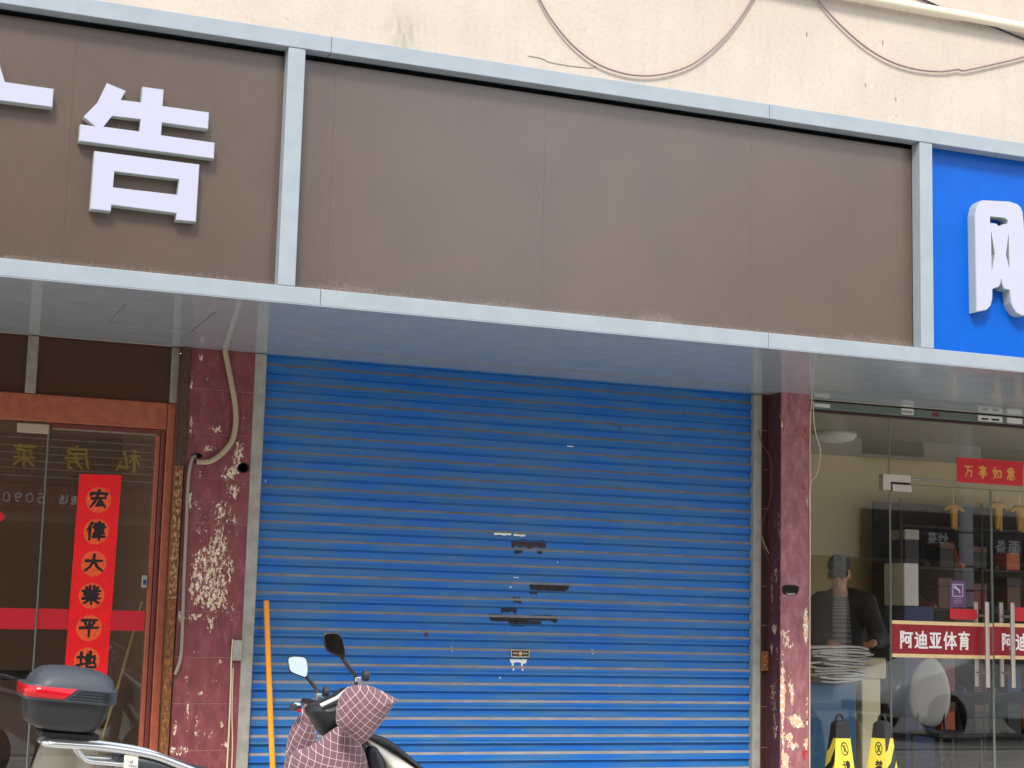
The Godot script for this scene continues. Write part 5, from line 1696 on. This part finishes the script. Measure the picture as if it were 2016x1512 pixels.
	# mirrors on stalks, each with a round horn-like lamp at its foot
	for mr in [[2.95, [[1.733, 1.128], [1.730, 1.166], [1.745, 1.179], [1.785, 1.180], [1.815, 1.171], [1.822, 1.124], [1.811, 1.088], [1.784, 1.093], [1.742, 1.110]], [Vector3(1.812, 1.098, 2.94), Vector3(1.839, 1.067, 2.95), Vector3(1.862, 1.036, 2.96), Vector3(1.875, 0.99, 2.98)], "mirror_glass", 25.0, Vector3(1.900, 1.030, 2.97)],
			[3.60, [[1.708, 1.272], [1.716, 1.290], [1.759, 1.292], [1.782, 1.277], [1.799, 1.230], [1.800, 1.197], [1.772, 1.199], [1.724, 1.222]], [Vector3(1.788, 1.202, 3.59), Vector3(1.817, 1.159, 3.60), Vector3(1.846, 1.126, 3.60), Vector3(1.854, 1.08, 3.60)], "mirror_painted_dark", 3.0, Vector3(1.890, 1.127, 3.60)]]:
		var tl := deg_to_rad(mr[4])
		var mid := Vector2.ZERO
		for p in mr[1]:
			mid += Vector2(p[0], p[1]) / mr[1].size()
		var tilted := []
		for p in mr[1]:
			tilted.append([p[0], p[1], -sin(tl) * (p[1] - mid.y)])
		st = pillow(tilted, mr[0], 0.006, 3, null, 4.0)
		var mo: MeshInstance3D = body.call("mirror", st, M.black_plastic, t)
		var face := []
		for p in mr[1]:
			var v: Vector2 = mid + (Vector2(p[0], p[1]) - mid) * 0.88
			face.append([v.x, v.y, 0.010 - sin(tl) * (v.y - mid.y)])
		var gl := begin()
		gl.set_smooth_group(-1)
		var sm := []
		for p in face:
			sm.append(Vector3(p[0], p[1], mr[0] + p[2]))
		sm = smooth_closed(sm, 3)
		var cm := Vector3(mid.x, mid.y, mr[0] + 0.010)
		for j in sm.size():
			tri(gl, cm, sm[j], sm[(j + 1) % sm.size()])
		obj("mirror_face", gl, M[mr[3]], mo)
		st = begin()
		tube(st, smooth_path(mr[2], 4), 0.0085, 8)
		body.call("mirror_stalk", st, M.black_plastic, t)
		st = begin()
		var lp: Vector3 = mr[5]
		lathe(st, [[0.0, -0.012], [0.014, -0.012], [0.020, -0.008], [0.021, 0.008], [0.018, 0.012], [0.0, 0.013]], 16, lp, 0)
		var lm: MeshInstance3D = body.call("spot_lamp", st, M.black_plastic, t)
		for k in 5:
			st = begin()
			lathe(st, [[0.0222, -0.0012], [0.0232, 0.0], [0.0222, 0.0012]], 16, lp + Vector3(-0.008 + k * 0.004, 0, 0), 0)
			obj("cooling_fin", st, M.grey_plastic, lm)
		st = begin()
		bx(st, lp.x - 0.045, lp.x - 0.018, lp.y - 0.028, lp.y - 0.008, lp.z - 0.01, lp.z + 0.01, 0.003)
		body.call("lamp_clamp", st, M.chrome, t)
	# plaid wind guard: two stuffed hand muffs and the apron between them
	var pl := sheet(128, 128, c(112, 78, 86))
	grain(pl, 0.12, 2, 0.2, 0.2)
	for i in 128:
		for k in 7:
			pl.set_pixel(i, k, c(206, 188, 188))
			pl.set_pixel(k, i, c(206, 188, 188))
	var plaid := picture("plaid_quilt", pl, 0.85)
	plaid.texture_repeat = true
	plaid.rim_enabled = true
	plaid.rim = 0.3
	var cellm := 0.0265
	var uv := func(turn: float) -> Callable:
		return func(p: Vector3) -> Vector2:
			var q := Vector2(p.x + (p.z - 3.3) * 0.12, p.y + (p.z - 3.3) * 0.35).rotated(turn)
			q += Vector2(sin(q.y * 40.0), cos(q.x * 36.0)) * 0.003
			return q / cellm
	st = pillow([[1.786, 1.036], [1.806, 1.066], [1.835, 1.086], [1.880, 1.091], [1.928, 1.080], [1.975, 1.058], [2.012, 1.040], [2.024, 1.032], [2.010, 1.016], [1.985, 0.978], [1.940, 0.915], [1.890, 0.862], [1.868, 0.862], [1.835, 0.890], [1.784, 0.925], [1.776, 0.98]], 3.60, 0.075, 8, uv.call(0.72))
	body.call("hand_muff", st, plaid, t)
	st = pillow([[1.816, 0.970], [1.80, 0.985], [1.778, 0.935], [1.748, 0.890], [1.730, 0.83], [1.722, 0.74], [1.72, 0.64], [1.80, 0.62], [1.86, 0.70], [1.86, 0.82]], 3.02, 0.07, 8, uv.call(0.35))
	body.call("hand_muff", st, plaid, t)
	st = pillow([[1.640, 0.80], [1.70, 0.832], [1.745, 0.856], [1.80, 0.898], [1.842, 0.920], [1.88, 0.90], [1.915, 0.862], [1.94, 0.82], [1.962, 0.745], [1.97, 0.62], [1.95, 0.45], [1.80, 0.38], [1.67, 0.42], [1.63, 0.60]], 3.44, 0.10, 8, uv.call(0.2))
	body.call("apron", st, plaid, t)
	# wheels and stand
	for w in [[0.93, 0.0], [2.23, 0.0]]:
		var wh := Node3D.new()
		wh.name = "wheel"
		t.add_child(wh, true)
		wh.position = off + Vector3(w[0], 0.235, 3.3)
		st = begin()
		lathe(st, [[0.15, -0.04], [0.20, -0.05], [0.225, -0.035], [0.235, 0.0], [0.225, 0.035], [0.20, 0.05], [0.15, 0.04], [0.15, -0.04]], 28, Vector3.ZERO, 2)
		obj("tyre", st, M.tyre, wh)
		st = begin()
		lathe(st, [[0.0, -0.05], [0.03, -0.05], [0.04, -0.015], [0.15, -0.03], [0.155, 0.03], [0.04, 0.015], [0.03, 0.05], [0.0, 0.05]], 20, Vector3.ZERO, 2)
		obj("rim", st, M.chrome, wh)
	st = begin()
	for s in [-0.07, 0.07]:
		tube(st, [Vector3(1.99, 0.62, 3.3 + s), Vector3(2.23, 0.235, 3.3 + s)], 0.018, 8)
	body.call("fork", st, M.black_plastic, t)
	st = begin()
	rings = []
	for k in 9:
		var a := lerpf(-0.5, 2.3, k / 8.0)
		var ring := PackedVector3Array()
		for j in 5:
			var s := lerpf(-1, 1, j / 4.0)
			ring.append(Vector3(2.23 + cos(a) * (0.27 - 0.03 * s * s), 0.235 + sin(a) * (0.27 - 0.03 * s * s), 3.3 + s * 0.07))
		rings.append(ring)
	loft(st, rings, false, false, 0)
	body.call("front_fender", st, M.scooter_white, t)
	st = begin()
	tube(st, [Vector3(1.35, 0.3, 3.2), Vector3(1.28, 0.01, 3.06)], 0.012, 8)
	body.call("side_stand", st, M.black_plastic, t)
	# pole leaning on the shutter
	var po := pipe("orange_pole", M.orange_pole, null, [Vector3(2.305, 1.424, 0.0), Vector3(2.338, 0.68, 0.13), Vector3(2.37, 0.012, 0.26)], 0.0165, 1, 14)
	tag(po, "orange pole leaning against the left end of the blue shutter", "pole")

# ---------------------------------------------------------------- the other side of the street, seen only in the glass
func flat_text(parent: Node3D, called: String, glyphs: Array, x: float, y: float, size: float, pitch: float, z: float, m: Material, thick: float) -> void:
	# characters facing this way (towards -z); the reader stands at smaller z, so they run towards -x
	var k := 0
	for g in glyphs:
		var st := begin()
		for s in GLYPH[g].split(";"):
			var v := Array(s.split(" ")).map(func(q): return float(q))
			for i in v.size() / 2 - 1:
				var a := Vector3(x - k * pitch - v[i * 2] * size / 100, y - v[i * 2 + 1] * size / 100, z)
				var b := Vector3(x - k * pitch - v[i * 2 + 2] * size / 100, y - v[i * 2 + 3] * size / 100, z)
				tube(st, [a, b], thick, 4)
		obj(called, st, m, parent)
		k += 1

func build_far_side() -> void:
	for d in [[-14.0, 6.6, 11.0, "brick_wall", "tall grey building across the street, mirrored in the left glass"], [6.6, 15.6, 4.6, "pale_wall", "low pale building between two taller ones across the street"], [15.6, 42.0, 10.2, "pale_wall", "pale three-storey building across the street, mirrored in the right glass"]]:
		var b := thing("far_building", d[4], "building", Vector3(0, 0, 0))
		# ground floor of open shops: piers, deep rooms, the wall resting on them
		box("wall", M[d[3]], b, d[0], d[1], 2.75, d[2], 19.2, 24.0, 0.0)
		box("rear_wall", M[d[3]], b, d[0], d[1], 0.0, 2.75, 23.8, 24.0, 0.0)
		var n := int((d[1] - d[0]) / 3.0)
		for i in n:
			var x: float = d[0] + 0.7 + i * 3.0
			box("pier", M[d[3]], b, x - 0.7, x - 0.4, 0.0, 2.75, 19.2, 23.8, 0.0)
			var y := 4.9
			while y + 1.6 < d[2]:
				var w := box("window", M.window_dark, b, x, x + 1.5, y, y + 1.4, 19.16, 19.199, 0.0)
				box("window_sill", M.grey_wall, w, x - 0.1, x + 1.6, y - 0.08, y - 0.001, 19.08, 19.199, 0.01)
				y += 3.0
	var s := thing("restaurant_sign", "dark sign with yellow characters 私房菜 across the street", "sign")
	box("board", M.dark_sign, s, 1.2, 5.6, 3.40, 4.25, 19.05, 19.15, 0.01)
	for k in 6:
		box("slat_line", M.grey_wall, s, 1.2, 5.6, 3.50 + k * 0.13, 3.515 + k * 0.13, 19.03, 19.049, 0.0)
	flat_text(s, "character", ["si", "fang", "cai"], 4.40, 4.08, 0.44, 0.88, 19.02, M.sign_yellow, 0.026)
	s = thing("phone_sign", "maroon sign with a phone number below the restaurant sign", "sign")
	box("board", M.maroon_sign, s, 1.2, 5.6, 2.95, 3.36, 19.05, 19.15, 0.01)
	flat_text(s, "character", ["dian", "hua", "colon", "5", "0", "9", "0", "7"], 3.40, 3.22, 0.17, 0.19, 19.03, M.sign_white, 0.014)
	s = thing("noodle_sign", "dark sign with white characters 面条 and 炒菜 across the street", "sign")
	box("board", M.dark_sign, s, 19.2, 24.6, 2.75, 3.75, 19.05, 19.15, 0.01)
	flat_text(s, "character", ["mian", "tiao"], 23.14, 3.24, 0.31, 0.35, 19.02, M.sign_white, 0.019)
	flat_text(s, "character", ["chao", "cai"], 21.30, 3.34, 0.27, 0.27, 19.02, M.sign_white, 0.017)
	s = thing("utility_pole", "grey concrete utility pole across the street, mirrored in the door glass", "pole", Vector3(21.43, 0, 18.6))
	var st := begin()
	lathe(st, [[0.15, 0.0], [0.145, 4.0], [0.12, 9.0], [0.0, 9.01]], 16)
	obj("shaft", st, M.pole_concrete, s)
	for y in [1.75, 2.1, 2.6, 3.3]:
		st = begin()
		lathe(st, [[0.150, y], [0.156, y + 0.005], [0.156, y + 0.03], [0.150, y + 0.035]], 16)
		obj("band", st, M.dull_wire, s)
	# white car parked on this side of the street, out of the picture on the right
	s = thing("parked_car", "white hatchback parked in the street, mirrored in the right glass doors", "car", Vector3(14.6, -0.12, 9.0))
	st = begin()
	var prof := [[-1.95, 0.30], [-1.98, 0.50], [-1.93, 0.66], [-1.75, 0.80], [-1.10, 0.98], [-0.98, 1.02], [-0.35, 1.42], [0.10, 1.50], [0.95, 1.48], [1.55, 1.30], [1.85, 1.0], [1.95, 0.85], [1.97, 0.45], [1.93, 0.28]]
	var rings := []
	for z in [[-0.82, 0.94, 0.03], [-0.80, 0.99, 0.01], [-0.6, 1.0, 0.0], [0.6, 1.0, 0.0], [0.80, 0.99, 0.01], [0.82, 0.94, 0.03]]:
		var ring := PackedVector3Array()
		for p in prof:
			var k: float = clampf((p[1] - 0.95) / 0.55, 0, 1)
			ring.append(Vector3(p[0] * z[1], p[1] + (0.0 if p[1] > 0.4 else z[2]), z[0] * (1.0 - 0.18 * k)))
		rings.append(ring)
	loft(st, rings, true, true, 0)
	obj("car_body", st, M.car_white, s)
	for sd in [-1.0, 1.0]:
		st = begin()
		st.set_smooth_group(-1)
		var zz := func(y: float) -> float: return sd * 0.83 * (1.0 - 0.18 * clampf((y - 0.95) / 0.55, 0, 1))
		quad(st, Vector3(-0.35, 1.36, zz.call(1.36)), Vector3(0.95, 1.40, zz.call(1.40)), Vector3(1.35, 1.02, zz.call(1.02)), Vector3(-0.85, 1.02, zz.call(1.02)))
		obj("side_window", st, M.window_dark, s)
		for x in [-1.25, 1.22]:
			var wh := Node3D.new()
			wh.name = "wheel"
			s.add_child(wh, true)
			wh.position = Vector3(x, 0.31, sd * 0.76)
			st = begin()
			lathe(st, [[0.18, -0.09], [0.28, -0.1], [0.31, -0.07], [0.31, 0.07], [0.28, 0.1], [0.18, 0.09], [0.18, -0.09]], 24, Vector3.ZERO, 2)
			obj("tyre", st, M.tyre, wh)
			st = begin()
			lathe(st, [[0.0, -0.085], [0.19, -0.08], [0.19, 0.08], [0.0, 0.085]], 16, Vector3.ZERO, 2)
			obj("rim", st, M.chrome, wh)
		st = pillow([[-1.93, 0.64], [-1.72, 0.74], [-1.45, 0.72], [-1.60, 0.62], [-1.85, 0.58]], 0.0, 0.05, 3)
		var hl := obj("headlight", st, M.lamp_opal, s)
		hl.position = Vector3(0, 0, sd * 0.74)
		box("door_handle", M.chrome, s, 0.15, 0.32, 0.84, 0.87, sd * 0.835 - 0.01, sd * 0.835 + 0.01, 0.003)
	box("bumper_grille", M.car_black, s, -2.0, -1.9, 0.34, 0.48, -0.55, 0.55, 0.02)

func _ready() -> void:
	set_camera_and_light()
	make_materials()
	build_setting()
	build_building()
	build_canopy()
	build_signs()
	build_shutter()
	build_piers()
	build_left_shop()
	build_right_shop()
	build_lines()
	build_far_side()
	build_person()
	build_scooter()
	build_cones()
